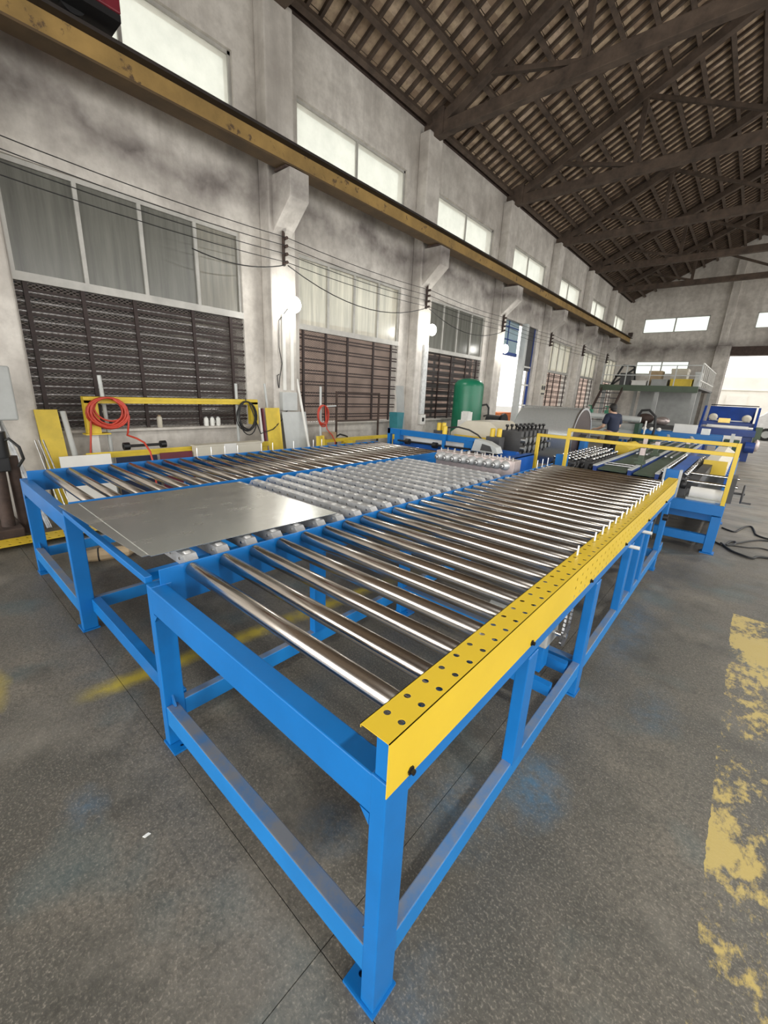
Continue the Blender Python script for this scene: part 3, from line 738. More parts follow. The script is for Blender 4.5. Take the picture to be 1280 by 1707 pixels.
# ================= WHEEL RAIL BED between the two conveyors =================
bed = thing('wheel_rail_bed', 'bed of parallel galvanised wheel rails between the two roller conveyors', 'conveyor', (-2.33, 2.3, .66))
part('front_bar', B().box(-2.968, -1.714, YF, YF+.030, .798, .828), 'blue_paint', bed, .003)
part('low_front_bar', B().box(-2.962, -1.715, .60, .65, .130, .220), 'blue_paint', bed, .003)
for y in (.88, 2.3, 3.9):
    part('cross_beam', B().box(-2.962, -1.715, y, y+.008, .70, .812).box(-2.962, -1.715, y, y+.05, .70, .708), 'blue_paint', bed)
for x in (-2.86, -1.80): part('long_beam', B().box(x-.02, x+.02, YF+.03, 4.10, .775, .812), 'blue_paint', bed)
xa, xb = -2.945, -1.715; cxr = (xa+xb)/2; hl = (xb-xa)/2
rl = B()
# closed rail: flat folded top carrying the wheels, sloping ends
rl.prism([(-hl, 0), (hl, 0), (hl, .012), (hl-.035, .052), (-hl+.035, .052), (-hl, .012)], 1, -.030, .030)
rail_me = rl.mesh('wheel_rail', 'rail_steel')
wheel_prof = [(.006, -.014), (.020, -.014), (.0225, -.010), (.0225, .010), (.020, .014), (.006, .014)]
wheel_me = B().lathe(wheel_prof, (0, 0, 0), (0, 1, 0), 14).mesh('skate_wheel', 'wheel_steel')
axle_me = B().cyl((0, -.045, 0), (0, .045, 0), .007, 8).mesh('axle_bolt', 'chrome')
NW = 13
wx = [-hl+.06+(2*hl-.12)*i/(NW-1) for i in range(NW)]
nobj = 0
for k in range(21):
    y = .735+PITCH_R*k
    o = inst('wheel_rail', rail_me, bed, (cxr, y, .812))
    far_row = B()
    for x in wx:
        shift = .0 if k % 2 == 0 else .0
        if k < 18 and nobj < 290:
            inst2 = bpy.data.objects.new('skate_wheel', wheel_me); COL.objects.link(inst2); inst2.parent = o; inst2.location = (x+shift, 0, .0375); nobj += 1
        else: far_row.lathe(wheel_prof, (x+shift, 0, .0375), (0, 1, 0), 10)
    if far_row.v:
        fo = bpy.data.objects.new('wheel_row', far_row.mesh('wheel_row', 'wheel_steel')); COL.objects.link(fo); fo.parent = o; fo['kind'] = 'stuff'
    ax = B()
    for x in wx: ax.cyl((x, -.036, .032), (x, .036, .032), .0075, 8)
    fo = bpy.data.objects.new('axle_row', ax.mesh('axle_row', 'chrome')); COL.objects.link(fo); fo.parent = o; fo['kind'] = 'stuff'
# guide rolls in a row at the far end of the bed, faces to the front
gb = thing('guide_roll_block', 'row of nine stepped steel guide rolls at the end of the wheel rail bed', 'machine', (-2.3, 4.2, .66))
part('block', B().box(-2.74, -1.76, 4.13, 4.30, .70, .955), 'block_pink', gb, .006)
part('base_plate', B().box(-2.90, -1.72, 4.02, 4.42, .66, .70), 'galv_dark', gb)
gr_me = B().lathe([(.050, .09), (.050, .02), (.042, .015), (.042, -.02), (.030, -.024), (.030, -.045), (.018, -.048), (.018, -.062), (.008, -.064)], (0, 0, 0), (0, 1, 0), 22).mesh('guide_roll', 'galv_rail')
hub_me = B().lathe([(.020, -.047), (.027, -.047), (.027, -.050), (.020, -.050)], (0, 0, 0), (0, 1, 0), 16).cyl((0, -.072, 0), (0, -.062, 0), .010, 6).mesh('hub_nut', 'dark_grey')
for i in range(9):
    o = inst('guide_roll', gr_me, gb, (-2.635+.0975*i, 4.03+.008*i, .898)); sub('hub_nut', hub_me, o)
nut_me = B().cyl((0, 0, 0), (0, 0, .03), .010, 6).mesh('top_nut', 'chrome')
for i in range(11): inst('top_nut', nut_me, gb, (-2.70+.090*i, 4.17, .955)); 
for i in range(9): inst('top_nut', nut_me, gb, (-2.66+.098*i, 4.25, .955))

# ---- metal sheets on the rails ----
def sheet(name, pts, z, th, label):
    b = B(); b.add([(x, y, z) for x, y in pts]+[(x, y, z+th) for x, y in pts], [(3, 2, 1, 0), (4, 5, 6, 7), (0, 1, 5, 4), (1, 2, 6, 5), (2, 3, 7, 6), (3, 0, 4, 7)])
    return solo(name, b, 'galv_sheet', label, 'metal sheet', 'galvanised sheets on the rails')
sheet('metal_sheet', [(-2.90, .505), (-1.815, .565), (-1.775, 1.60), (-2.86, 1.58)], .8765, .002, 'lower of two stacked galvanised sheets, its front edge peeking out')
sheet('metal_sheet', [(-2.875, .600), (-1.79, .592), (-1.755, 1.628), (-2.85, 1.60)], .8790, .002, 'upper galvanised steel sheet with rubbed pale scratches lying on the rails')

# ================= LEFT ROLL FORMING MACHINE (behind the far conveyor) =================
M = thing('roll_forming_machine', 'roll forming machine with blue end frame, cream hood and yellow caps', 'machine', (-3.5, 6.5, 0))
fr = part('end_frame', B().box(-4.50, -4.44, 5.28, 5.34, 0, 1.015).box(-2.88, -2.82, 5.28, 5.34, 0, 1.0).box(-4.50, -2.82, 5.28, 5.34, .925, 1.015), 'blue_paint', M, .004)
part('end_plate', B().box(-4.33, -4.22, 5.26, 5.36, .78, 1.0), 'blue_paint', M)
part('end_plate', B().box(-3.02, -2.88, 5.24, 5.40, .76, .97), 'blue_paint', M)
part('lower_sheet', B().box(-4.44, -2.88, 5.36, 5.37, .74, .83), 'blue_mid', M)
sh = part('spindle', B().cyl((-4.22, 5.22, .845), (-2.9, 5.22, .862), .014, 10), 'black', M)
for x in (-4.02, -3.50): part('spindle_roll', B().cyl((x-.035, 5.22, .846), (x+.035, 5.22, .847), .045, 18), 'black', sh)
part('gauge_post', B().box(-3.37, -3.325, 5.20, 5.24, .70, 1.03), 'blue_paint', M)
for x0, x1, y0, y1 in ((-4.4, -2.75, 5.5, 5.6), (-4.4, -2.75, 6.95, 7.05)): part('floor_frame', B().box(x0, x1, y0, y1, 0, .72), 'blue_mid', M)
part('bed', B().box(-4.4, -2.75, 5.4, 7.1, .66, .78), 'blue_mid', M, .005)
part('table_top', B().box(-4.3, -2.85, 5.45, 6.2, .79, .90), 'white_paint', M)
hood = B().prism([(-3.70, .90), (-3.70, 1.0), (-3.43, 1.20), (-3.02, 1.215), (-2.80, 1.08), (-2.80, .90)], 1, 5.95, 6.75)
part('hood', hood, 'cream', M, .004)
part('hood_strip', B().box(-3.6, -2.9, 5.90, 5.95, .93, .97), 'yellow_paint', M)
cap_me = B().lathe([(.036, 0), (.036, .10), (.032, .115), (.012, .118)], (0, 0, 0), (0, 0, 1), 14).mesh('oil_cap', 'yellow_paint')
for x, y, z in ((-3.70, 5.60, 1.04), (-3.625, 5.62, 1.045), (-3.347, 5.22, 1.03), (-2.775, 5.60, 1.035), (-2.685, 5.63, 1.04)):
    o = inst('oil_cap', cap_me, M, (x, y, z))
part('cap_stand', B().box(-3.76, -3.57, 5.54, 5.68, .90, 1.04), 'dark_grey', M)
part('cap_stand', B().box(-2.84, -2.63, 5.54, 5.70, .78, 1.035), 'dark_grey', M)
part('air_hose', B().tube([(-3.35, 5.3, 1.12), (-3.2, 5.35, 1.14), (-3.05, 5.4, 1.11), (-2.93, 5.45, 1.05), (-2.86, 5.5, .97)], .012, 6), 'rubber', M)
part('operator_screen', B().prism([(-2.84, .86), (-2.44, .86), (-2.48, .94), (-2.62, 1.0), (-2.80, 1.02)], 1, 5.14, 5.30), 'light_grey', M, .004)
part('screen_face', B().prism([(-2.70, .88), (-2.52, .88), (-2.56, .95), (-2.68, .97)], 1, 5.132, 5.139), 'dark_grey', M)
part('drive_guard', B().sphere((-2.72, 4.98, .76), .16, 14, (1.5, .7, .75)), 'black', M)
# roll stands of the left machine
st_me = B().box(-.16, .16, -.045, .045, 0, .34).mesh('roll_stand', 'dark_grey')
kn_me = B().lathe([(.012, 0), (.012, .05), (.026, .052), (.028, .07), (.022, .085)], (0, 0, 0), (0, 0, 1), 10).mesh('adjust_knob', 'black')
ro_me = B().cyl((-.20, 0, 0), (.23, 0, 0), .045, 14).mesh('forming_roll', 'galv_dark')
for i in range(7):
    o = inst('roll_stand', st_me, M, (-2.62, 5.92+.16*i, .78))
    for x in (-.09, .09):
        k = bpy.data.objects.new('adjust_knob', kn_me); COL.objects.link(k); k.parent = o; k.location = (x, 0, .34)
    for z in (.10, .22):
        k = bpy.data.objects.new('forming_roll', ro_me); COL.objects.link(k); k.parent = o; k.location = (0, 0, z)
part('motor', B().cyl((-2.55, 5.45, .80), (-2.30, 5.45, .80), .085, 18).box(-2.50, -2.36, 5.40, 5.52, .66, .75), 'blue_mid', M)
part('side_channel', B().box(-2.19, -2.15, 4.92, 5.66, .60, .86), 'blue_mid', M)
part('side_channel', B().box(-2.25, -2.15, 4.92, 5.66, .845, .862), 'blue_mid', M)
part('channel_web', B().box(-2.20, -2.17, 5.02, 5.60, .40, .60), 'galv_dark', M)
for y in (4.95, 5.56): part('channel_leg', B().box(-2.24, -2.17, y, y+.08, 0, .6), 'blue_mid', M)
part('link_beam', B().box(-2.75, -2.24, 5.5, 5.58, .60, .72), 'blue_mid', M)

# ================= STEEL COIL ON ITS DECOILER =================
CY, CZ, CR = 8.30, .905, .555
dc = thing('decoiler', 'dark blue decoiler stand carrying the big coil of sheet steel', 'machine', (-2.9, CY, 0))
part('base', B().box(-3.7, -2.20, CY-.45, CY+.45, 0, .10), 'blue_mid', dc, .006)
part('stand', B().prism([(CY-.22, .10), (CY+.22, .10), (CY+.10, 1.0), (CY-.10, 1.0)], 0, -3.72, -3.60), 'blue_mid', dc)
part('stand', B().prism([(CY-.22, .10), (CY+.22, .10), (CY+.10, .93), (CY-.10, .93)], 0, -2.30, -2.21), 'blue_paint', dc)
part('mandrel', B().cyl((-3.72, CY, CZ), (-2.22, CY, CZ), .09, 20), 'dark_grey', dc)
co = thing('steel_coil', 'large shiny galvanised steel coil with a dark brown end disc', 'steel coil', (-2.85, CY, CZ-CR))
prof = [(.14, -3.44), (CR-.01, -3.44), (CR, -3.43), (CR, -2.36), (CR-.01, -2.35), (.14, -2.35), (.14, -3.44)]
bb = B(); n = 56
vs = [(x, CY+r*math.cos(2*math.pi*k/n), CZ+r*math.sin(2*math.pi*k/n)) for r, x in prof for k in range(n)]
bb.add(vs, [(i*n+k, (i+1)*n+k, (i+1)*n+(k+1) % n, i*n+(k+1) % n) for i in range(len(prof)-1) for k in range(n)], True)
co_ = part('wound_sheet', bb, 'galv_coil', co)
e = co_.modifiers.new('edge', 'EDGE_SPLIT'); e.split_angle = .6
def ring(x0, x1, r0, r1, n=48):
    b = B(); pr = [(r0, x0), (r1, x0), (r1, x1), (r0, x1), (r0, x0)]
    vs = [(x, CY+r*math.cos(2*math.pi*k/n), CZ+r*math.sin(2*math.pi*k/n)) for r, x in pr for k in range(n)]
    return b.add(vs, [(i*n+k, (i+1)*n+k, (i+1)*n+(k+1) % n, i*n+(k+1) % n) for i in range(4) for k in range(n)])
part('end_disc', ring(-2.345, -2.325, .10, CR-.03), 'maroon_brown', co)
part('end_rim', ring(-2.35, -2.318, CR-.03, CR+.012), 'zinc', co)

# ================= RIGHT ROLL FORMING LINE =================
R = thing('roll_forming_line', 'long blue roll forming line with a yellow safety gate across its entry', 'machine', (-1.08, 9, 0))
BP = 'blue_paint'
def leg(x, y, h=.43):
    o = part('leg', B().box(x, x+.09, y, y+.09, .01, h), BP, R, .004); part('foot_plate', B().box(x-.02, x+.11, y-.02, y+.11, 0, .01), BP, o)
for y in (5.72, 7.4, 9.2, 10.6, 11.8):
    leg(-.10, y); leg(-2.16, y)
part('entry_beam', B().box(-2.16, -.01, 5.72, 5.81, .44, .56), BP, R, .004)
part('lower_beam', B().box(-2.07, -.10, 5.73, 5.80, .10, .20), BP, R, .004)
part('inner_beam', B().box(-2.07, -.10, 6.05, 6.13, .30, .42), BP, R)
for x in (-2.16, -.10): part('side_beam', B().box(x, x+.09, 5.81, 11.9, .44, .56), BP, R); part('lower_rail', B().box(x, x+.09, 5.81, 11.9, .10, .20), BP, R)
part('far_beam', B().box(-2.16, -.01, 11.82, 11.9, .44, .56), BP, R)
part('deck', B().box(-2.07, -.10, 5.81, 11.8, .52, .545), 'galv_dark', R)
# yellow safety gate
gate = part('safety_gate', B().box(-.055, -.015, 5.735, 5.775, .56, 1.24).box(-2.18, -2.14, 5.735, 5.775, .56, 1.135).box(-1.785, -1.745, 5.735, 5.775, .56, 1.24).box(-1.745, -.055, 5.735, 5.775, 1.20, 1.24).box(-2.14, -.055, 5.737, 5.773, 1.095, 1.135), 'yellow_paint', R, .003)
# front tower plates of the two roll banks
part('tower_plate', B().box(-.63, -.50, 5.88, 5.96, .545, .865), BP, R, .004)
part('tower_plate', B().box(-1.93, -1.78, 5.88, 5.96, .545, .87), BP, R, .004)
part('tower_cheek', B().box(-.655, -.632, 5.88, 5.97, .545, .875), 'light_grey', R)
part('tower_cheek', B().box(-.498, -.475, 5.88, 5.97, .545, .865), 'light_grey', R)
rs_me = B().box(-.15, .15, -.05, .05, 0, .22).mesh('roll_stand', 'dark_grey')
cn_me = B().lathe([(.014, 0), (.014, .03), (.024, .03), (.024, .052), (.016, .062)], (0, 0, 0), (0, 0, 1), 8).mesh('cap_nut', 'chrome')
bl_me = B().lathe([(.04, -.03), (.052, -.02), (.052, .02), (.04, .03)], (0, 0, 0), (1, 0, 0), 14).mesh('forming_roll', 'black')
tr_me = B().box(-.04, .04, -1.25, 1.25, 0, .006)
def bank(x0, y0, n, dy, cols, z):
    for i in range(n):
        o = inst('roll_stand', rs_me, R, (x0, y0+dy*i, z))
        for c in cols:
            k = bpy.data.objects.new('cap_nut', cn_me); COL.objects.link(k); k.parent = o; k.location = (c, random.uniform(-.01, .01), .22)
            k = bpy.data.objects.new('forming_roll', bl_me); COL.objects.link(k); k.parent = o; k.location = (c, -.055, .15)
bank(-.56, 6.06, 15, .165, (-.12, .12), .545)
bank(-1.86, 6.06, 13, .165, (-.14, -.045, .05, .14), .545)
bank(-1.62, 6.35, 9, .165, (-.06, .06), .545)
part('bank_plate', B().box(-.63, -.49, 6.0, 8.5, .80, .805), 'blue_mid', R)
# green plates and pale edged channels down the middle
for x0, x1, z in ((-1.40, -1.06, .745), (-.98, -.74, .745)): part('belt_plate', B().box(x0, x1, 6.0, 11.6, z-.02, z), 'green_plate', R)
for x in (-1.43, -1.02, -.72):
    o = part('guide_channel', B().box(x-.02, x+.02, 5.95, 11.7, .60, .775), 'blue_dark', R); part('channel_edge', B().box(x-.024, x+.024, 5.95, 11.7, .775, .790), 'light_grey', o)
for x in (-1.30, -1.16, -.90, -.82): part('slide_bar', B().box(x-.014, x+.014, 7.9, 11.6, .79, .81), 'zinc', R)
for y in (6.3, 6.5): part('tie_rod', B().cyl((-1.40, y, .77), (-1.05, y+.02, .77), .012, 8), 'zinc', R)
for x, y in ((-1.02, 6.55), (-1.30, 8.4), (-1.05, 7.9), (-.78, 9.4)):
    part('clamp_post', B().box(x-.03, x+.03, y-.03, y+.03, .56, .92).box(x-.06, x+.06, y-.05, y+.05, .80, .84), 'green_plate', R)
    part('clamp_head', B().box(x-.025, x+.035, y-.04, y+.02, .92, 1.02), 'block_pink', R, .004)
# side transport with handwheel by the gate post
for y, z, r_ in ((6.02, .74, .018), (6.30, .80, .016), (6.20, .72, .012)): part('cross_shaft', B().cyl((-.42, y, z), (.05, y, z), r_, 12), 'chrome', R)
part('white_roll', B().cyl((-.36, 5.95, .63), (-.06, 5.95, .63), .065, 20), 'white_paint', R)
part('roll_cradle', B().box(-.38, -.04, 5.86, 6.04, .545, .575), 'light_grey', R)
part('bearing_block', B().box(-.05, .03, 5.95, 6.35, .56, .84), 'dark_grey', R)
hw = [(.11, 6.12+.10*math.cos(a*math.pi/10), .66+.10*math.sin(a*math.pi/10)) for a in range(20)]
part('hand_wheel', B().tube(hw, .010, 6, True).cyl((.03, 6.12, .66), (.13, 6.12, .66), .012, 8).beam((.11, 6.02, .66), (.11, 6.22, .66), .014, .014).beam((.11, 6.12, .56), (.11, 6.12, .76), .014, .014, (1, 0, 0)).cyl((.11, 6.06, .575), (.20, 6.06, .575), .010, 8), 'dark_grey', R)
part('shear_arm', B().beam((-.36, 6.1, .70), (-.30, 7.6, .80), .10, .12), 'dark_grey', R)
# pale hood with yellow edge, finned blue skirt below
part('side_hood', B().prism([(-.36, .72), (-.10, .70), (-.10, .80), (-.22, .88), (-.36, .88)], 1, 7.25, 10.2), 'cream', R, .004)
part('hood_edge', B().box(-.37, -.11, 7.20, 7.25, .70, .89), 'yellow_paint', R)
for i in range(12): part('skirt_fin', B().box(-.10, -.06, 7.3+.24*i, 7.36+.24*i, .56, .72), 'blue_mid', R)
part('yellow_cover', B().prism([(-1.72, .70), (-1.50, .70), (-1.50, .82), (-1.62, .88), (-1.72, .86)], 1, 8.3, 9.4), 'yellow_paint', R)
for x, y, L in ((-1.2, 12.5, 1.0), (-.75, 12.5, .9)): part('discharge_bar', B().beam((x, 10.6, .86), (x-.2, 11.85, .90), .05, .04), 'light_grey', R)
# ---- line crossing behind: blue cross conveyor with pale rollers ----
X2 = thing('cross_conveyor', 'blue cross conveyor with a row of pale knobs behind the roll forming line', 'conveyor', (-1.6, 13.4, 0))
part('front_channel', B().box(-2.75, -.45, 13.2, 13.26, .66, .90), BP, X2)
part('rear_channel', B().box(-2.75, -.45, 13.9, 13.96, .66, .90), BP, X2)
for x in (-2.7, -1.6, -.52): part('leg', B().box(x, x+.08, 13.2, 13.28, 0, .66), BP, X2); part('leg', B().box(x, x+.08, 13.88, 13.96, 0, .66), BP, X2)
kb = B().sphere((0, 0, 0), .055, 10).mesh('roller_knob', 'white_paint')
for i in range(6): inst('roller_knob', kb, X2, (-2.65+.17*i, 13.25, .94))
part('panel', B().box(-1.5, -1.0, 13.4, 13.5, .9, 1.12), 'white_paint', X2); part('panel', B().box(-.9, -.72, 13.4, 13.5, .9, 1.05), 'paper', X2)
pc = thing('control_cabinet', 'dark green electrical cabinet beside the blue press', 'cabinet', (-.25, 13.25, 0))
part('body', B().box(-.40, -.10, 13.05, 13.45, 0, .84), 'green_dark', pc, .006)
part('door', B().box(-.38, -.12, 13.038, 13.05, .05, .80), 'green_dark', pc); part('door_handle', B().box(-.16, -.14, 13.025, 13.038, .4, .5), 'zinc', pc)
solo('pale_post', B().box(-.28, -.21, 12.86, 12.94, 0, 1.0).box(-.31, -.18, 12.83, 12.97, 0, .02), 'light_grey', 'slim pale green-grey post standing beside the cream hood', 'post')

# ================= BLUE PRESS AT THE FAR RIGHT =================
P = thing('blue_press', 'dark blue sheet machine with a sloped back panel near the far gate', 'machine', (-.55, 17.5, 0))
part('base', B().box(-1.25, -.95, 17.0, 18.2, 0, .75).box(-.10, .15, 17.0, 18.2, 0, .75), 'blue_dark', P)
part('table', B().box(-1.30, .18, 16.9, 18.2, .75, .95), 'blue_dark', P, .01)
part('upper_beam', B().box(-1.28, .12, 17.35, 17.5, 1.02, 1.14), 'blue_dark', P)
part('back_panel', B().prism([(17.55, 1.12), (17.62, 1.12), (17.95, 1.62), (17.88, 1.62)], 0, -1.12, .05), 'blue_dark', P)
part('top_rail', B().cyl((-1.12, 17.92, 1.66), (.10, 17.92, 1.66), .015, 8), 'black', P)
part('side_cheek', B().prism([(16.95, .95), (17.9, .95), (17.98, 1.62), (17.7, 1.62), (17.3, 1.2)], 0, -1.26, -1.20), 'blue_dark', P)
part('side_cheek', B().prism([(16.95, .95), (17.9, .95), (17.98, 1.62), (17.7, 1.62), (17.3, 1.2)], 0, .10, .16), 'blue_dark', P)
for x in (-.95, -.12): part('hand_wheel', B().lathe([(.06, -.03), (.10, -.02), (.12, 0), (.10, .02), (.06, .03)], (x, 17.25, 1.28), (0, 1, .3), 18), 'cream', P)
for z, y in ((.98, 17.0), (1.02, 17.15), (1.17, 17.4)): part('feed_bar', B().box(-1.05, -.02, y, y+.05, z, z+.03), 'white_paint', P)
part('sheet_stop', B().box(-.80, -.50, 17.3, 17.33, 1.12, 1.26), 'brass', P)
part('side_box', B().box(.16, .32, 16.95, 17.4, .35, 1.05), 'green_plate', P); part('sack', B().sphere((.27, 16.85, .52), .12, 10, (.7, .7, 1.6)), 'block_pink', P)
part('side_motor', B().cyl((.02, 16.8, .45), (.25, 16.8, .45), .16, 18), 'blue_dark', P)

# ================= ALONG THE WALL: RACK, HOSES, LEANING STOCK =================
rk = thing('yellow_rack', 'yellow steel rack frame on two grey poles under the nearest window', 'rack', (-5.9, 2.55, 0))
part('top_channel', B().box(-5.96, -5.86, 1.43, 3.72, 1.335, 1.375).box(-5.87, -5.86, 1.43, 3.72, 1.30, 1.335), 'yellow_old', rk, .003)
lp = part('end_post', B().box(-5.96, -5.86, 1.43, 1.57, .95, 1.335), 'yellow_old', rk, .003); part('foot_plate', B().box(-5.98, -5.84, 1.40, 1.66, .935, .95), 'yellow_old', lp)
part('end_post', B().box(-5.96, -5.86, 3.60, 3.72, 1.0, 1.335), 'yellow_old', rk, .003)
part('pole', B().cyl((-5.99, 1.70, 0), (-6.0, 1.66, 1.62), .022, 12), 'light_grey', rk); part('pole', B().cyl((-5.99, 3.44, 0), (-6.0, 3.44, 1.60), .022, 12), 'light_grey', rk)
part('prop', B().box(-5.95, -5.90, 1.46, 1.54, 0, .935), 'white_paint', rk)
def loops(c, ry, rz, n, jit, x0, seed):
    rnd = random.Random(seed); pts = []
    for i in range(n):
        oy, oz, sy_2, sz_2 = rnd.uniform(-jit, jit), rnd.uniform(-jit, jit), rnd.uniform(.85, 1.08), rnd.uniform(.85, 1.08)
        xx = x0+rnd.uniform(-.012, .012)+.006*i
        for k in range(20):
            a = math.pi/2+2*math.pi*k/20
            f = k/20; pts.append((xx, c[0]+oy*math.sin(math.pi*f)+ry*sy_2*math.cos(a), c[1]+rz*1.0-(rz*sz_2)*(1-math.sin(a))+oz*math.sin(math.pi*f)))
    return pts
hs = loops((1.65, 1.20), .185, .170, 13, .035, -5.845, 3)
solo('red_hose', B().tube([(-5.80, 1.36, .02), (-5.81, 1.37, .3), (-5.83, 1.40, .62), (-5.84, 1.47, 1.1), (-5.845, 1.55, 1.33)]+hs+[(-5.78, 1.80, 1.28), (-5.78, 1.86, 1.15), (-5.77, 1.82, .95), (-5.74, 1.80, .93), (-5.62, 1.86, .90), (-5.50, 1.90, .86), (-5.40, 1.92, .76), (-5.36, 1.93, .6), (-5.35, 1.94, .012), (-5.2, 2.0, .012)], .0115, 6), 'red_hose', 'coiled red air hose hanging on the yellow rack', 'hose')
cb = loops((3.50, 1.13), .15, .22, 6, .04, -5.845, 5)
solo('black_cable_coil', B().tube([(-5.84, 3.5, 1.39)]+cb+[(-5.80, 3.62, 1.1), (-5.78, 3.7, .86), (-5.80, 3.95, .92), (-5.92, 4.2, 1.05), (-6.03, 4.40, 1.2), (-6.035, 4.42, 1.30)], .008, 6), 'rubber', 'black cable looped over the right end of the yellow rack', 'cable')
yb = thing('yellow_bench_beam', 'low yellow channel beam on short legs below the hanging red hose', 'beam', (-5.6, 2.5, 0))
part('channel', B().box(-5.66, -5.54, 1.30, 3.68, .70, .742).box(-5.55, -5.54, 1.3, 3.68, .742, .77), 'yellow_old', yb, .003)
for y in (1.33, 3.58): part('leg', B().box(-5.66, -5.56, y, y+.09, 0, .70), 'yellow_old', yb)
rr = thing('loose_roller', 'black steel roller with thick ends lying on the low yellow beam', 'roller', (-5.60, 1.94, .772))
part('shaft', B().cyl((-5.60, 1.70, .815), (-5.60, 2.18, .815), .017, 12), 'black', rr)
for y in (1.70, 2.12): part('end_roll', B().cyl((-5.60, y, .815), (-5.60, y+.065, .815), .045, 18), 'black', rr)
def panel(name, label, y0, y1, h, mat, x=-5.50, lean=.10, th=.018, group='panels leaning under the bench', cat='panel'):
    b = B(); b.add([(x, y0, 0), (x, y1, 0), (x-lean, y1, h), (x-lean, y0, h), (x-th, y0, 0), (x-th, y1, 0), (x-lean-th, y1, h), (x-lean-th, y0, h)],
        [(0, 1, 2, 3), (7, 6, 5, 4), (0, 4, 5, 1), (1, 5, 6, 2), (2, 6, 7, 3), (3, 7, 4, 0)])
    return solo(name, b, mat, label, cat, group)
panel('white_board', 'white board leaning behind the first rollers, red hose crossing it', 1.04, 1.52, .76, 'white_paint', -5.38, .10)
panel('blue_sheet', 'dark blue-grey sheet leaning under the yellow bench beam', 1.58, 2.03, .70, 'navy', -5.42, .08)
panel('maroon_sheet', 'maroon red sheet leaning between blue sheet and cream box', 2.06, 2.46, .72, 'maroon', -5.40, .08)
bx = thing('cream_bin', 'cream sheet metal bin with a front flap under the bench', 'bin', (-5.42, 2.95, 0))
part('body', B().box(-5.52, -5.38, 2.48, 3.46, 0, .78), 'cream', bx, .004); part('flap', B().box(-5.378, -5.366, 2.86, 3.04, .30, .80), 'white_paint', bx); part('lid', B().box(-5.53, -5.37, 2.47, 3.47, .78, .80), 'cream', bx)
b = B(); b.add([(-6.01, .99, 1.22), (-6.01, 1.20, 1.22), (-5.78, 1.22, .0), (-5.78, 1.01, .0), (-6.04, .99, 1.22), (-6.04, 1.20, 1.22), (-5.81, 1.22, 0), (-5.81, 1.01, 0)], [(3, 2, 1, 0), (4, 5, 6, 7), (0, 1, 5, 4), (1, 2, 6, 5), (2, 3, 7, 6), (3, 0, 4, 7)])
solo('yellow_plank', b, 'yellow_old', 'wide yellow steel plank leaning at the corner pillar, left of the rack', 'plank')
solo('grey_tube', B().cyl((-6.02, 1.25, 1.2), (-5.80, 1.32, .02), .030, 14), 'light_grey', 'grey tube leaning right beside the wide yellow plank', 'tube')
for i, (y, h, mt, lb) in enumerate(((3.05, .135, 'paper', 'leftmost of three white spray cans on the window ledge'), (3.145, .135, 'paper', 'middle one of three white spray cans on the window ledge'), (3.24, .135, 'paper', 'rightmost of three white spray cans on the window ledge'), (2.38, .17, 'cream', 'lone tall cream bottle on the window ledge'))):
    t_ = thing('spray_can' if i < 3 else 'bottle', lb, 'can' if i < 3 else 'bottle', (-6.225, y, .96), 'cans on the window ledge' if i < 3 else None)
    part('can_body', B().lathe([(.030, 0), (.033, .006), (.033, h*.78), (.022, h*.88)], (-6.225, y, .962), (0, 0, 1), 14), mt, t_)
    part('cap', B().lathe([(.020, h*.88), (.020, h-.005), (.016, h)], (-6.225, y, .962), (0, 0, 1), 12), 'light_grey' if i < 3 else 'wood', t_)
# around the first pillar
def channel(y0, y1, h, x, lean, mat, name, label, group=None):
    n = 4; b = B(); w = (y1-y0)
    prof = [(0, 0), (.012, .04), (.012, w-.10), (-.02, w-.08), (-.02, w-.02), (0, w)]
    vs = [(x+px_, y0+py_, 0) for px_, py_ in prof]+[(x-lean+px_, y0+py_, h) for px_, py_ in prof]
    vs += [(v[0]-.006, v[1], v[2]) for v in vs]; m = len(prof)
    fs = [(i, i+1, m+i+1, m+i) for i in range(m-1)]+[(2*m+i+1, 2*m+i, 3*m+i, 3*m+i+1) for i in range(m-1)]+[(0, m, 3*m, 2*m), (m-1, 3*m-1, 4*m-1, 2*m-1)]+[(m+i, m+i+1, 3*m+i+1, 3*m+i) for i in range(m-1)]
    b.add(vs, fs); return solo(name, b, mat, label, 'sheet', group)
channel(3.86, 4.13, 1.25, -5.72, .16, 'yellow_old', 'folded_yellow_sheet', 'tall folded yellow sheet leaning at the first pillar, right of the rack')
solo('maroon_strip', B().beam((-5.75, 3.83, 0), (-5.92, 3.83, 1.24), .03, .05), 'maroon', 'dark maroon strip leaning left of the folded yellow sheet', 'strip')
solo('white_strip', B().beam((-5.74, 3.775, 0), (-5.92, 3.775, 1.25), .035, .02), 'white_paint', 'narrow white strip leaning left of the maroon strip', 'strip')
solo('steel_pole', B().cyl((-5.85, 4.0, .02), (-6.02, 3.955, 1.62), .018, 10), 'light_grey', 'thin steel pole leaning behind the folded yellow sheet', 'pole')
panel('grey_sheet', 'grey metal sheet leaning at the foot of the first pillar', 4.22, 4.72, 1.18, 'light_grey', -5.72, .22, .006, None, 'metal sheet')
channel(4.635, 4.815, .80, -5.50, .05, 'yellow_old', 'short_yellow_sheet', 'short folded yellow sheet standing in the teal bin')
tb = thing('teal_bin', 'small open teal bin on the floor beside the white pole', 'bin', (-5.55, 4.72, 0))
part('bin_wall', B().box(-5.60, -5.59, 4.60, 4.86, .0, .56).box(-5.47, -5.46, 4.60, 4.86, 0, .56).box(-5.59, -5.47, 4.60, 4.61, 0, .56).box(-5.59, -5.47, 4.85, 4.86, 0, .56), 'teal', tb); part('bin_floor', B().box(-5.59, -5.47, 4.61, 4.85, 0, .01), 'teal', tb)
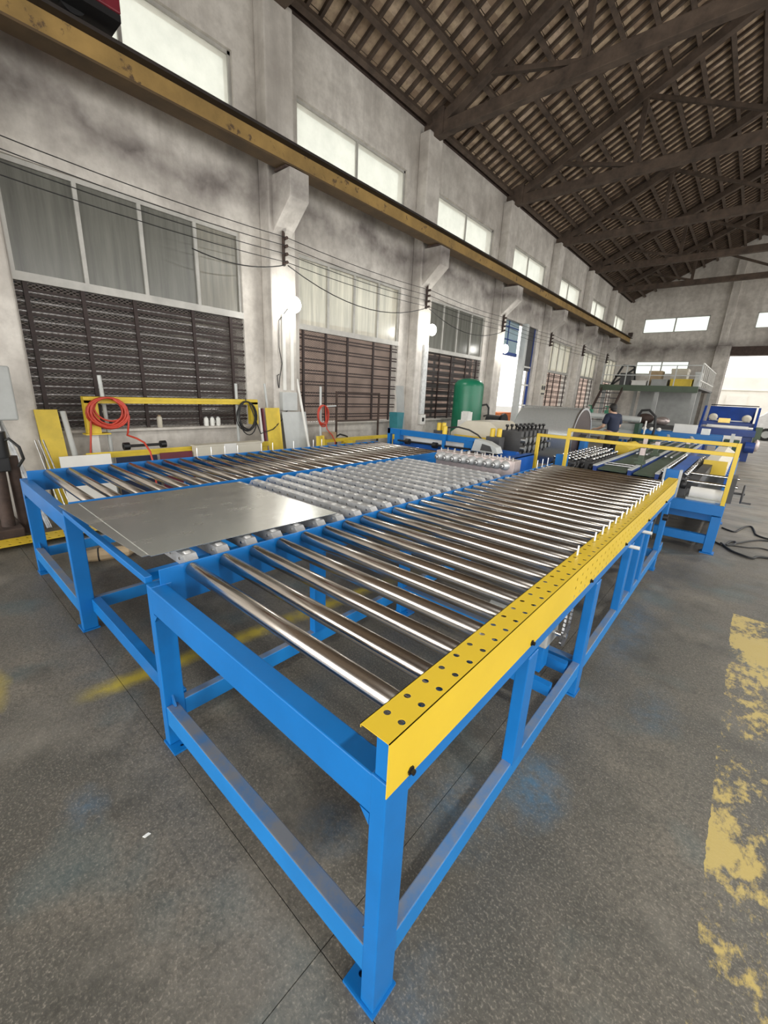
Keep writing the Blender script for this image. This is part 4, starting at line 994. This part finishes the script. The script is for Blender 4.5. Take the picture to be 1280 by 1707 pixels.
solo('white_pole', B().cyl((-6.10, 4.66, 1.72), (-5.43, 4.52, .01), .022, 12), 'white_paint', 'long white pole leaning at the second window', 'pole')
# second window bay
hp = thing('hose_post', 'grey pipe post with a short arm in front of the second window', 'post', (-5.75, 4.90, 0))
part('post', B().cyl((-5.75, 4.90, 0), (-5.75, 4.90, 1.62), .020, 10), 'light_grey', hp); part('arm', B().beam((-5.75, 4.90, 1.28), (-5.70, 5.22, 1.30), .02, .02), 'light_grey', hp)
solo('red_hose', B().tube(loops((4.93, 1.14), .13, .165, 5, .02, -5.715, 8)+[(-5.66, 4.95, 1.0), (-5.61, 4.93, .90), (-5.58, 5.02, .80), (-5.58, 5.1, .68), (-5.58, 5.12, .012), (-5.5, 5.2, .012)], .010, 6), 'red_hose', 'bright red hose ring on the post in front of the second window', 'hose')
yf = thing('yellow_stand', 'low yellow angle steel stand in front of the second window', 'stand', (-5.65, 5.7, 0))
part('long_rail', B().box(-5.72, -5.64, 4.88, 6.9, .66, .72), 'yellow_old', yf)
for y in (4.88, 5.38, 6.8): part('leg', B().box(-5.72, -5.64, y, y+.08, 0, .66), 'yellow_old', yf)
part('short_rail', B().box(-5.64, -5.40, 5.36, 5.44, .64, .70), 'yellow_old', yf)
tl_ = thing('tool_bundle', 'small heap of tools with a rusty box on the yellow stand', 'tools', (-5.68, 5.1, .72))
part('rusty_box', B().box(-5.74, -5.62, 4.93, 5.16, .72, .84), 'wood', tl_); part('tool_handle', B().tube([(-5.68, 5.2, .74), (-5.67, 5.3, .79), (-5.66, 5.42, .76), (-5.68, 5.5, .735)], .016, 6), 'black', tl_)
rs = thing('rusty_stand', 'rusty angle iron stand reaching above the second window sill', 'stand', (-5.8, 6.0, 0))
for y in (5.35, 6.52): part('upright', B().box(-5.86, -5.83, y, y+.03, 0, 1.55), 'rust_brown', rs)
part('top_rail', B().box(-5.86, -5.83, 5.38, 6.52, 1.52, 1.55), 'rust_brown', rs); part('low_rail', B().box(-5.86, -5.83, 5.38, 6.52, 1.0, 1.03), 'rust_brown', rs)
bb_ = thing('blue_bin', 'slate blue bin with sloping sides beside the grey leaning sheets', 'bin', (-5.75, 7.0, 0))
part('stand', B().box(-5.84, -5.66, 6.92, 7.10, 0, .72), 'dark_grey', bb_); part('bin_body', B().prism([(6.94, .72), (7.10, .72), (7.14, 1.17), (6.90, 1.17)], 0, -5.86, -5.64), 'teal', bb_, .006)
panel('tall_grey_sheet', 'tall narrow grey sheet leaning at the second pillar', 7.25, 7.52, 1.72, 'grey_paint', -5.80, .20, .006, None, 'metal sheet')
# pillar fittings
cd = thing('conduit_box', 'white electrical trunking with a switch box on the first pillar', 'conduit', (-6.03, 4.42, 1.4))
for y in (4.35, 4.51): part('trunking', B().box(-6.05, -6.01, y-.028, y+.028, 1.53, 2.70), 'white_paint', cd, .004)
part('switch_box', B().box(-6.05, -5.96, 4.26, 4.56, 1.20, 1.50), 'light_grey', cd, .005)
part('lamp_cable', B().tube([(-6.035, 4.45, 2.80), (-6.03, 4.27, 2.6), (-6.03, 4.26, 2.2), (-6.03, 4.31, 1.95), (-6.03, 4.26, 1.72), (-6.03, 4.24, 1.56), (-6.03, 4.22, 1.62), (-6.03, 4.21, 1.76), (-6.03, 4.25, 1.78)], .007, 5), 'rubber', cd)
ct = thing('cable_tray', 'galvanised cable tray with a white socket box on the second pillar', 'conduit', (-6.03, 8.30, .85))
part('tray', B().box(-6.05, -5.99, 8.20, 8.36, 1.10, 2.66), 'galv_rail', ct, .004); part('socket_box', B().box(-6.05, -5.97, 8.20, 8.40, .86, 1.09), 'white_paint', ct, .004); part('socket', B().box(-5.97, -5.962, 8.26, 8.34, .93, 1.02), 'black', ct)
sb = thing('safety_sign', 'cream sign with two round symbols on the fourth pillar', 'sign', (-6.04, 15.8, 1.7))
part('board', B().box(-6.05, -6.035, 15.62, 16.02, 1.70, 2.10), 'cream', sb)
for y in (15.72, 15.92): part('round_symbol', B().lathe([(.07, 0), (.085, 0), (.085, .004), (.07, .004)], (-6.035, y, 1.97), (1, 0, 0), 20), 'dark_grey', sb)
part('caption_bar', B().box(-6.035, -6.031, 15.65, 15.99, 1.73, 1.79), 'dark_grey', sb)

# ---- old bench drill at the left edge of the frame ----
dm = thing('drill_press', 'old grey drill press with dark motor at the left edge', 'machine', (-5.55, .42, 0))
part('base', B().box(-5.85, -5.25, .20, .62, 0, .12), 'rust_brown', dm, .01)
part('column', B().cyl((-5.62, .40, .12), (-5.62, .40, 1.60), .06, 18), 'rust_brown', dm); part('side_pipe', B().cyl((-5.40, .52, .0), (-5.44, .54, .82), .055, 14), 'rust_brown', dm)
part('head', B().box(-5.70, -5.36, .28, .76, 1.16, 1.66), 'grey_paint', dm, .015)
part('side_pipe', B().cyl((-5.50, .66, .0), (-5.50, .66, .80), .05, 14), 'rust_brown', dm)
part('motor', B().cyl((-5.34, .55, .82), (-5.34, .55, 1.06), .085, 18), 'black', dm); part('chuck', B().box(-5.42, -5.30, .48, .62, .68, .82), 'black', dm, .01)
part('pale_cover', B().box(-5.66, -5.46, .40, .62, .88, 1.14), 'white_paint', dm)
part('hose', B().tube([(-5.32, .58, .96), (-5.26, .64, 1.0), (-5.24, .70, .92), (-5.27, .72, .80), (-5.33, .68, .72)], .014, 6), 'rubber', dm)
solo('steel_angle', B().beam((-5.98, .58, 1.58), (-5.50, .84, 0.0), .035, .012).beam((-5.96, .60, 1.58), (-5.48, .86, 0.0), .006, .035), 'zinc', 'bright slotted steel angle leaning on the corner pillar', 'steel angle')
for i in range(3): solo('thin_rod', B().cyl((-5.88, .93+.035*i, .9), (-5.45, 1.0+.05*i, .0), .008, 8), 'zinc', ['leftmost', 'middle', 'rightmost'][i] + ' of three thin steel rods leaning behind the far conveyor leg', 'rod', 'thin steel rods')

# ---- on the floor ----
b = B(); L0, npc = -.55, 26
for i in range(npc):
    y = L0+.075*(i+.5)
    for x in (-5.115, -4.995): b.holed((x, y, .05), (1, 0, 0), (0, 1, 0), .06, .0375, .014, .004)
b.box(-5.180, -5.175, L0, L0+.075*npc, 0, .05)
solo('perforated_plate', b, 'yellow_paint', 'yellow perforated plate lying on the floor beside the drill press', 'plate')
wb_ = thing('wrapped_bundle', 'crumpled brown paper bundle tied with string under the far conveyor', 'bundle', (-4.18, 1.0, 0))
bm = B(); prof = [(.015, -.22), (.05, -.18), (.062, -.05), (.058, .08), (.05, .17), (.02, .22)]
bm.lathe(prof, (-4.17, 1.02, .055), (.35, 1, 0), 10, False)
part('paper_wrap', bm, 'cardboard', wb_); part('string', B().lathe([(.062, -.006), (.066, 0), (.062, .006)], (-4.19, .96, .055), (.35, 1, 0), 10), 'rubber', wb_)
def floor_cable(name, pts, label, r=.011):
    P = [Vector((x, y, r+.001)) for x, y in pts]; out = []
    for i in range(len(P)-1):
        p0, p1, p2, p3 = P[max(i-1, 0)], P[i], P[i+1], P[min(i+2, len(P)-1)]
        for s in range(6):
            t = s/6; out.append(.5*((2*p1)+(p2-p0)*t+(2*p0-5*p1+4*p2-p3)*t*t+(3*p1-p0-3*p2+p3)*t**3))
    out.append(P[-1]); solo(name, B().tube(out, r, 6), 'rubber', label, 'cable', 'black cables on the aisle floor')
floor_cable('floor_cable', [(.02, 7.14), (.15, 7.03), (.20, 7.2), (.27, 7.5), (.33, 7.55), (.36, 7.3), (.38, 7.1), (.5, 7.0), (.75, 7.05), (1.1, 6.9)], 'black floor cable with a narrow loop, farthest from the camera')
floor_cable('floor_cable', [(-.02, 6.3), (.075, 6.22), (.13, 6.45), (.18, 6.49), (.17, 6.33), (.10, 6.25), (.2, 6.45), (.35, 6.75), (.5, 6.9), (.9, 7.0)], 'black floor cable curling close to the blue leg')
floor_cable('floor_cable', [(.05, 6.28), (.12, 6.1), (.18, 6.0), (.33, 5.9), (.38, 6.0), (.48, 6.06), (.8, 6.1)], 'black floor cable bending nearest to the camera', .013)
floor_cable('floor_cable', [(.06, 6.25), (.15, 6.3), (.3, 6.35), (.42, 6.45), (.6, 6.4), (.9, 6.5)], 'thin black floor cable running straight between the other cables', .008)
pp = B()
for x, y, r_ in ((-.93, .98, .012),): pp.box(x-.012, x+.012, y-.02, y+.02, 0, .012)
solo('paper_scrap', B().prism([(-1.335, .30), (-1.325, .305), (-1.325, .325), (-1.335, .32)], 2, .0005, .004), 'paper', 'small white scrap on the floor left of the front leg', 'scrap', 'white scraps on the floor')
solo('paper_scrap', B().prism([(-.96, 1.0), (-.945, 1.0), (-.942, 1.02), (-.955, 1.025)], 2, .0005, .004), 'paper', 'small white scrap on the floor under the near rollers', 'scrap', 'white scraps on the floor')

# ================= GREEN TANK =================
tk = thing('air_tank', 'upright green air tank with a domed top between the windows', 'tank', (-5.64, 9.72, 0))
TX, TY = -5.62, 9.72
part('shell', B().lathe([(.36, .30), (.375, .36), (.375, 1.80), (.36, 1.87), (.30, 1.94), (.18, 1.985), (.02, 2.0)], (TX, TY, 0), (0, 0, 1), 36), 'green_paint', tk)
for a in (.4, 2.5, 4.6): part('leg', B().beam((TX+.30*math.cos(a), TY+.30*math.sin(a), 0), (TX+.30*math.cos(a), TY+.30*math.sin(a), .36), .06, .03), 'green_paint', tk)
part('pipe', B().tube([(TX+.26, TY+.25, 1.35), (TX+.36, TY+.36, 1.38), (TX+.40, TY+.42, 1.30), (TX+.40, TY+.44, 1.12), (TX+.32, TY+.34, 1.08)], .025, 8), 'black', tk)
part('name_plate', B().box(-.10, .10, -.003, .003, -.08, .08), 'paper', tk)
o = [c for c in tk.children if c.name.startswith('name_plate')][0]; nv = Vector((.5, -.866, 0)); o.matrix_parent_inverse = Matrix(); o.location = Vector((TX, TY, 1.12))+nv*.381-Vector((-5.64, 9.72, 0)); o.rotation_euler = (0, 0, math.atan2(nv.y, nv.x)+math.pi/2)
cx_ = thing('white_carton', 'two white cartons stacked in front of the green tank', 'carton', (-5.25, 9.1, 0))
part('stool', B().box(-5.40, -5.12, 8.98, 9.22, 0, .74), 'dark_grey', cx_); part('carton', B().box(-5.40, -5.10, 8.96, 9.2, .74, 1.0), 'white_paint', cx_); part('carton', B().box(-5.33, -5.14, 8.98, 9.18, 1.0, 1.2), 'paper', cx_)
lg = thing('low_green_pump', 'dark pump unit with pipes behind the green tank', 'pump', (-5.6, 11.2, 0))
part('pump_body', B().box(-5.8, -5.3, 10.9, 11.5, 0, .7), 'green_dark', lg, .01); part('pump_motor', B().cyl((-5.75, 11.2, .9), (-5.35, 11.2, .9), .18, 18), 'dark_grey', lg); part('flywheel', B().cyl((-5.30, 11.2, .9), (-5.24, 11.2, .9), .24, 24), 'black', lg)

# ================= SHEET SLITTER BEHIND THE WORKER =================
S = thing('slitting_machine', 'long grey roller machine with green brackets behind the worker', 'machine', (-3.2, 12.4, 0))
part('upper_bar', B().cyl((-4.3, 12.4, 1.25), (-2.12, 12.4, 1.19), .07, 18), 'light_grey', S)
part('lower_roll', B().cyl((-4.3, 12.4, 1.02), (-2.12, 12.4, .99), .09, 20), 'grey_paint', S)
part('sheet_apron', B().add([(-4.3, 12.35, .95), (-2.2, 12.35, .92), (-2.2, 11.95, .70), (-4.3, 11.95, .74)], [(3, 2, 1, 0)]), 'galv_coil', S)
for x in (-3.35, -2.93): part('clamp', B().box(x-.06, x+.06, 12.34, 12.46, 1.29, 1.38).box(x-.012, x+.012, 12.39, 12.41, 1.38, 1.48).box(x-.08, x+.012, 12.39, 12.41, 1.46, 1.485), 'green_paint', S)
for x in (-3.38, -2.96): part('knob', B().cyl((x, 12.31, 1.10), (x, 12.31, 1.18), .03, 10), 'white_paint', S)
for x in (-4.38, -2.14): part('end_stand', B().box(x-.05, x+.05, 12.2, 12.6, 0, 1.1), 'green_dark', S)
part('hose', B().tube([(-2.2, 12.4, 1.28), (-2.14, 12.4, 1.42), (-1.98, 12.4, 1.44), (-1.82, 12.4, 1.30), (-1.78, 12.4, 1.0), (-1.80, 12.4, .75)], .03, 8), 'rubber', S)
part('handle_post', B().cyl((-1.96, 12.2, .85), (-1.96, 12.2, 1.18), .02, 8), 'white_paint', S); part('side_tray', B().box(-2.08, -1.7, 12.0, 12.6, .70, .85), 'green_dark', S); part('tray_leg', B().box(-1.9, -1.8, 12.3, 12.4, 0, .70), 'green_dark', S)

# ================= MEZZANINE WITH STAIRS =================
Z = thing('mezzanine', 'steel mezzanine platform with railing and stairs at the far end', 'platform', (-3.45, 22, 0))
part('deck', B().box(-5.2, -1.76, 20, 26.6, 2.22, 2.29), 'dark_grey', Z)
part('front_beam', B().box(-5.2, -1.76, 19.92, 20.0, 2.06, 2.29), 'green_plate', Z)
for x, y in ((-1.92, 20.02), (-3.15, 20.02), (-5.1, 20.02), (-1.92, 26.3), (-5.1, 26.3)): part('column', B().box(x, x+.14, y, y+.14, 0, 2.22), 'grey_paint', Z)
for x in (-5.18, -4.3, -3.45, -2.6, -1.80): part('railing_post', B().box(x, x+.035, 19.94, 19.975, 2.29, 3.05), 'light_grey', Z)
for z in (2.66, 3.03): part('railing_bar', B().box(-5.18, -1.77, 19.945, 19.97, z, z+.03), 'light_grey', Z)
for i in range(9): part('railing_post', B().box(-1.80, -1.765, 20.1+.75*i, 20.13+.75*i, 2.29, 3.12), 'white_paint', Z)
for z in (2.5, 3.10): part('railing_bar', B().box(-1.80, -1.765, 20.0, 26.4, z, z+.04), 'white_paint', Z)
for x in (-5.10, -4.32): part('stair_string', B().beam((x, 20.0, 2.15), (x, 17.6, .1), .04, .16), 'rust_brown', Z)
for i in range(9): part('tread', B().box(-5.08, -4.34, 19.72-.24*i, 19.92-.24*i, 1.94-.215*i, 1.97-.215*i), 'dark_grey', Z)
part('back_partition', B().box(-4.2, -1.9, 23.0, 23.06, 0, 2.2), 'grey_paint', Z)
def crate(name, label, x0, x1, y0, y1, z0, h, mat, cat='box'):
    t_ = thing(name, label, cat, ((x0+x1)/2, (y0+y1)/2, z0), 'stock on the mezzanine'); part('body', B().box(x0, x1, y0, y1, z0, z0+h*.85), mat, t_, .01); part('lid', B().box(x0-.015, x1+.015, y0-.015, y1+.015, z0+h*.85, z0+h), mat, t_)
crate('white_box', 'flat white box at the front of the mezzanine', -4.1, -3.58, 20.3, 20.8, 2.29, .20, 'white_paint')
crate('yellow_crate', 'long yellow crate on the mezzanine, lower right', -2.75, -2.05, 20.3, 20.9, 2.29, .28, 'yellow_old')
crate('tan_carton', 'tan carton stacked high at the middle of the mezzanine', -3.65, -3.2, 21.0, 21.6, 2.29, .62, 'cardboard')
crate('grey_box', 'grey box beside the yellow crate on the mezzanine', -3.4, -2.85, 20.3, 20.9, 2.29, .26, 'grey_paint')
crate('dark_box', 'black box behind the white box on the mezzanine', -4.6, -4.2, 20.5, 21.1, 2.29, .50, 'dark_grey')
crate('pale_box', 'pale grey box at the right end of the mezzanine', -2.0, -1.84, 20.4, 21.2, 2.29, .55, 'light_grey')
crate('pale_carton', 'pale carton on the mezzanine behind the yellow crate', -2.9, -2.35, 21.2, 21.9, 2.29, .72, 'cream')
mr = thing('machine_frame', 'black angular machine frame standing at the left of the mezzanine', 'frame', (-4.8, 21.3, 2.29), 'stock on the mezzanine')
for a, c in (((-5.1, 21.3, 2.29), (-4.75, 21.3, 3.15)), ((-4.75, 21.3, 3.15), (-4.3, 21.3, 3.1)), ((-4.3, 21.3, 3.1), (-4.15, 21.3, 2.29)), ((-5.0, 21.3, 2.7), (-4.2, 21.3, 2.75)), ((-5.1, 21.3, 2.3), (-4.3, 21.3, 3.0))): part('bar', B().beam(a, c, .07, .07, (0, 1, 0)), 'black', mr)
for i, (x, y, s_, mt, lb) in enumerate(((-2.55, 19.1, .20, 'block_pink', 'pinkish sack on the floor in front of the mezzanine'), (-3.15, 19.2, .25, 'rust_brown', 'dark brown sack heaped under the mezzanine'))):
    t_ = solo('sack', B().sphere((x, y, s_*.8+.82), s_, 12, (1.25, .9, .8)), mt, lb, 'sack'); 
solo('storage_bench', B().box(-3.7, -2.0, 18.7, 19.7, .70, .82).box(-3.65, -3.55, 18.75, 18.85, 0, .7).box(-2.15, -2.05, 18.75, 18.85, 0, .7).box(-3.65, -3.55, 19.55, 19.65, 0, .7).box(-2.15, -2.05, 19.55, 19.65, 0, .7), 'dark_grey', 'long dark bench under the sacks by the mezzanine', 'bench')

# ================= OUTSIDE =================
V = thing('white_van', 'white van parked outside the far gate', 'van', (1.6, 31, -.06))
part('body', B().prism([(.25, .25), (3.6, .25), (3.6, 1.75), (3.3, 2.05), (1.1, 2.05), (.45, 1.30), (.22, 1.15)], 1, 30.6, 32.3), 'car_white', V, .05)
part('side_glass', B().prism([(.62, 1.32), (1.35, 1.32), (1.35, 1.85), (1.12, 1.85)], 1, 30.585, 30.6), 'car_glass', V)
for x in (.75, 3.0): 
    w_ = part('wheel', B().cyl((x, 30.55, .27), (x, 30.75, .27), .33, 24), 'rubber', V); part('hub', B().cyl((x, 30.535, .27), (x, 30.55, .27), .19, 16), 'light_grey', w_)
part('bumper', B().box(.15, .30, 30.62, 32.28, .2, .5), 'white_paint', V)
solo('orange_crate', B().box(-7.8, -7.3, 15.1, 16.2, -.06, .95).box(-7.82, -7.28, 15.08, 16.22, .95, 1.0), 'orange', 'orange crate just outside the side doorway', 'crate')

# ================= WORKER =================
W = thing('person', 'worker in a dark navy shirt standing behind the yellow gate, back turned', 'person', (-2.46, 11.30, 0))
def skin_mesh(name, pts, edges, rad, mat, parent, root=0, sub_=2):
    me = bpy.data.meshes.new(name); me.from_pydata(pts, edges, []); me.materials.append(MATS[mat])
    o = bpy.data.objects.new(name, me); COL.objects.link(o)
    sk = o.modifiers.new('skin', 'SKIN'); sk.use_smooth_shade = True
    lay = me.skin_vertices[0].data if me.skin_vertices else None
    if lay is None:
        bpy.context.view_layer.objects.active = o; lay = me.skin_vertices[0].data
    for i, r_ in enumerate(rad):
        lay[i].radius = (r_, r_) if not isinstance(r_, tuple) else r_; lay[i].use_root = (i == root)
    ss = o.modifiers.new('sub', 'SUBSURF'); ss.levels = sub_; ss.render_levels = sub_
    dg = bpy.context.evaluated_depsgraph_get(); em = bpy.data.meshes.new_from_object(o.evaluated_get(dg))
    o.modifiers.clear(); o.data = em; em.name = name
    if not em.materials: em.materials.append(MATS[mat])
    em.polygons.foreach_set('use_smooth', [True]*len(em.polygons))
    o.parent = parent; o.rotation_euler = (0, 0, math.radians(58)); return o
# local frame: facing +Y, leaning a little forward
hips = (0, 0, .86); 
bp = [(0, 0, .86), (0, .03, 1.02), (0, .06, 1.18), (0, .09, 1.29), (0, .12, 1.36), (0, .145, 1.43), (0, .15, 1.48),
      (-.17, .08, 1.26), (-.23, .10, 1.02), (-.19, .30, .94), (-.18, .37, .935),
      (.17, .08, 1.26), (.24, .08, 1.02), (.20, .28, .93), (.19, .35, .925),
      (-.095, .0, .80), (-.10, .03, .44), (-.10, -.02, .09), (-.10, .10, .045), (.095, 0, .80), (.11, .02, .44), (.11, -.04, .09), (.11, .08, .045)]
be = [(0, 1), (1, 2), (2, 3), (3, 4), (4, 5), (5, 6), (3, 7), (7, 8), (8, 9), (9, 10), (3, 11), (11, 12), (12, 13), (13, 14), (0, 15), (15, 16), (16, 17), (17, 18), (0, 19), (19, 20), (20, 21), (21, 22)]
br_ = [(.13, .10), (.125, .10), (.14, .11), (.11, .08), .05, .075, .07, .05, .042, .032, .03, .05, .042, .032, .03, .08, .055, .042, .04, .08, .055, .042, .04]
k = len(bp)
for base, sx_ in ((10, -1), (14, 1)):
    hx, hy, hz = bp[base]
    for j, (ox, ln) in enumerate(((-.028, .065), (-.010, .075), (.010, .07), (.026, .055))):
        a = len(bp); bp += [(hx+ox, hy+.045, hz), (hx+ox, hy+.045+ln*.6, hz-.012), (hx+ox, hy+.045+ln, hz-.035)]; be += [(base, a), (a, a+1), (a+1, a+2)]; br_ += [.0095, .009, .0075]
    a = len(bp); bp += [(hx-sx_*.035, hy+.02, hz-.01), (hx-sx_*.05, hy+.06, hz-.02)]; be += [(base, a), (a, a+1)]; br_ += [.011, .009]
body = skin_mesh('body', bp, be, br_, 'skin', W)
sp = [(0, 0, .84), (0, .03, 1.02), (0, .06, 1.17), (0, .085, 1.27), (0, .105, 1.325), (-.165, .08, 1.26), (-.235, .09, 1.06), (.165, .08, 1.26), (.24, .08, 1.06)]
shirt = skin_mesh('shirt', sp, [(0, 1), (1, 2), (2, 3), (3, 4), (3, 5), (5, 6), (3, 7), (7, 8)], [(.16, .125), (.155, .12), (.165, .13), (.135, .10), .062, .075, .068, .075, .068], 'navy', W)
tp_ = [(0, 0, .90), (0, 0, .82), (-.10, 0, .76), (-.10, .03, .44), (-.10, -.01, .10), (.10, 0, .76), (.11, .02, .44), (.11, -.03, .10)]
skin_mesh('trousers', tp_, [(0, 1), (1, 2), (2, 3), (3, 4), (1, 5), (5, 6), (6, 7)], [(.145, .115), (.145, .115), .095, .075, .065, .095, .075, .065], 'trousers', W)
for x, y in ((-.10, .03), (.11, .01)):
    sh_ = B().sphere((x, y+.02, .045), .05, 12, (.95, 2.4, .9)); so = part('shoe', sh_, 'black', W); so.matrix_parent_inverse = Matrix(); so.rotation_euler = (0, 0, math.radians(58))
hd = B()
for i, c in enumerate(((0, .155, 1.435),)): hd.sphere(c, .088, 20, (.86, 1.0, 1.22))
hd.sphere((0, .245, 1.425), .016, 8, (.8, 1, 1.3)); hd.sphere((-.078, .145, 1.43), .02, 8, (.5, .9, 1.5)); hd.sphere((.078, .145, 1.43), .02, 8, (.5, .9, 1.5)); hd.sphere((0, .205, 1.36), .045, 10, (.9, .9, .7))
h_o = part('head', hd, 'skin', W); h_o.matrix_parent_inverse = Matrix(); h_o.rotation_euler = (0, 0, math.radians(58))
for x in (-.03, .03):
    e_ = part('eye', B().sphere((x, .236, 1.447), .010, 8), 'black', W); e_.matrix_parent_inverse = Matrix(); e_.rotation_euler = (0, 0, math.radians(58))
mo_ = part('mouth', B().sphere((0, .236, 1.382), .018, 8, (1.2, .4, .3)), 'red', W); mo_.matrix_parent_inverse = Matrix(); mo_.rotation_euler = (0, 0, math.radians(58))
hr = B(); nv_ = 0
hr.sphere((0, .135, 1.462), .093, 20, (.95, .98, 1.12))
hr.sphere((0, .085, 1.41), .06, 14, (1.1, .7, 1.1))
ho = part('hair', hr, 'hair', W); ho.matrix_parent_inverse = Matrix(); ho.rotation_euler = (0, 0, math.radians(58))
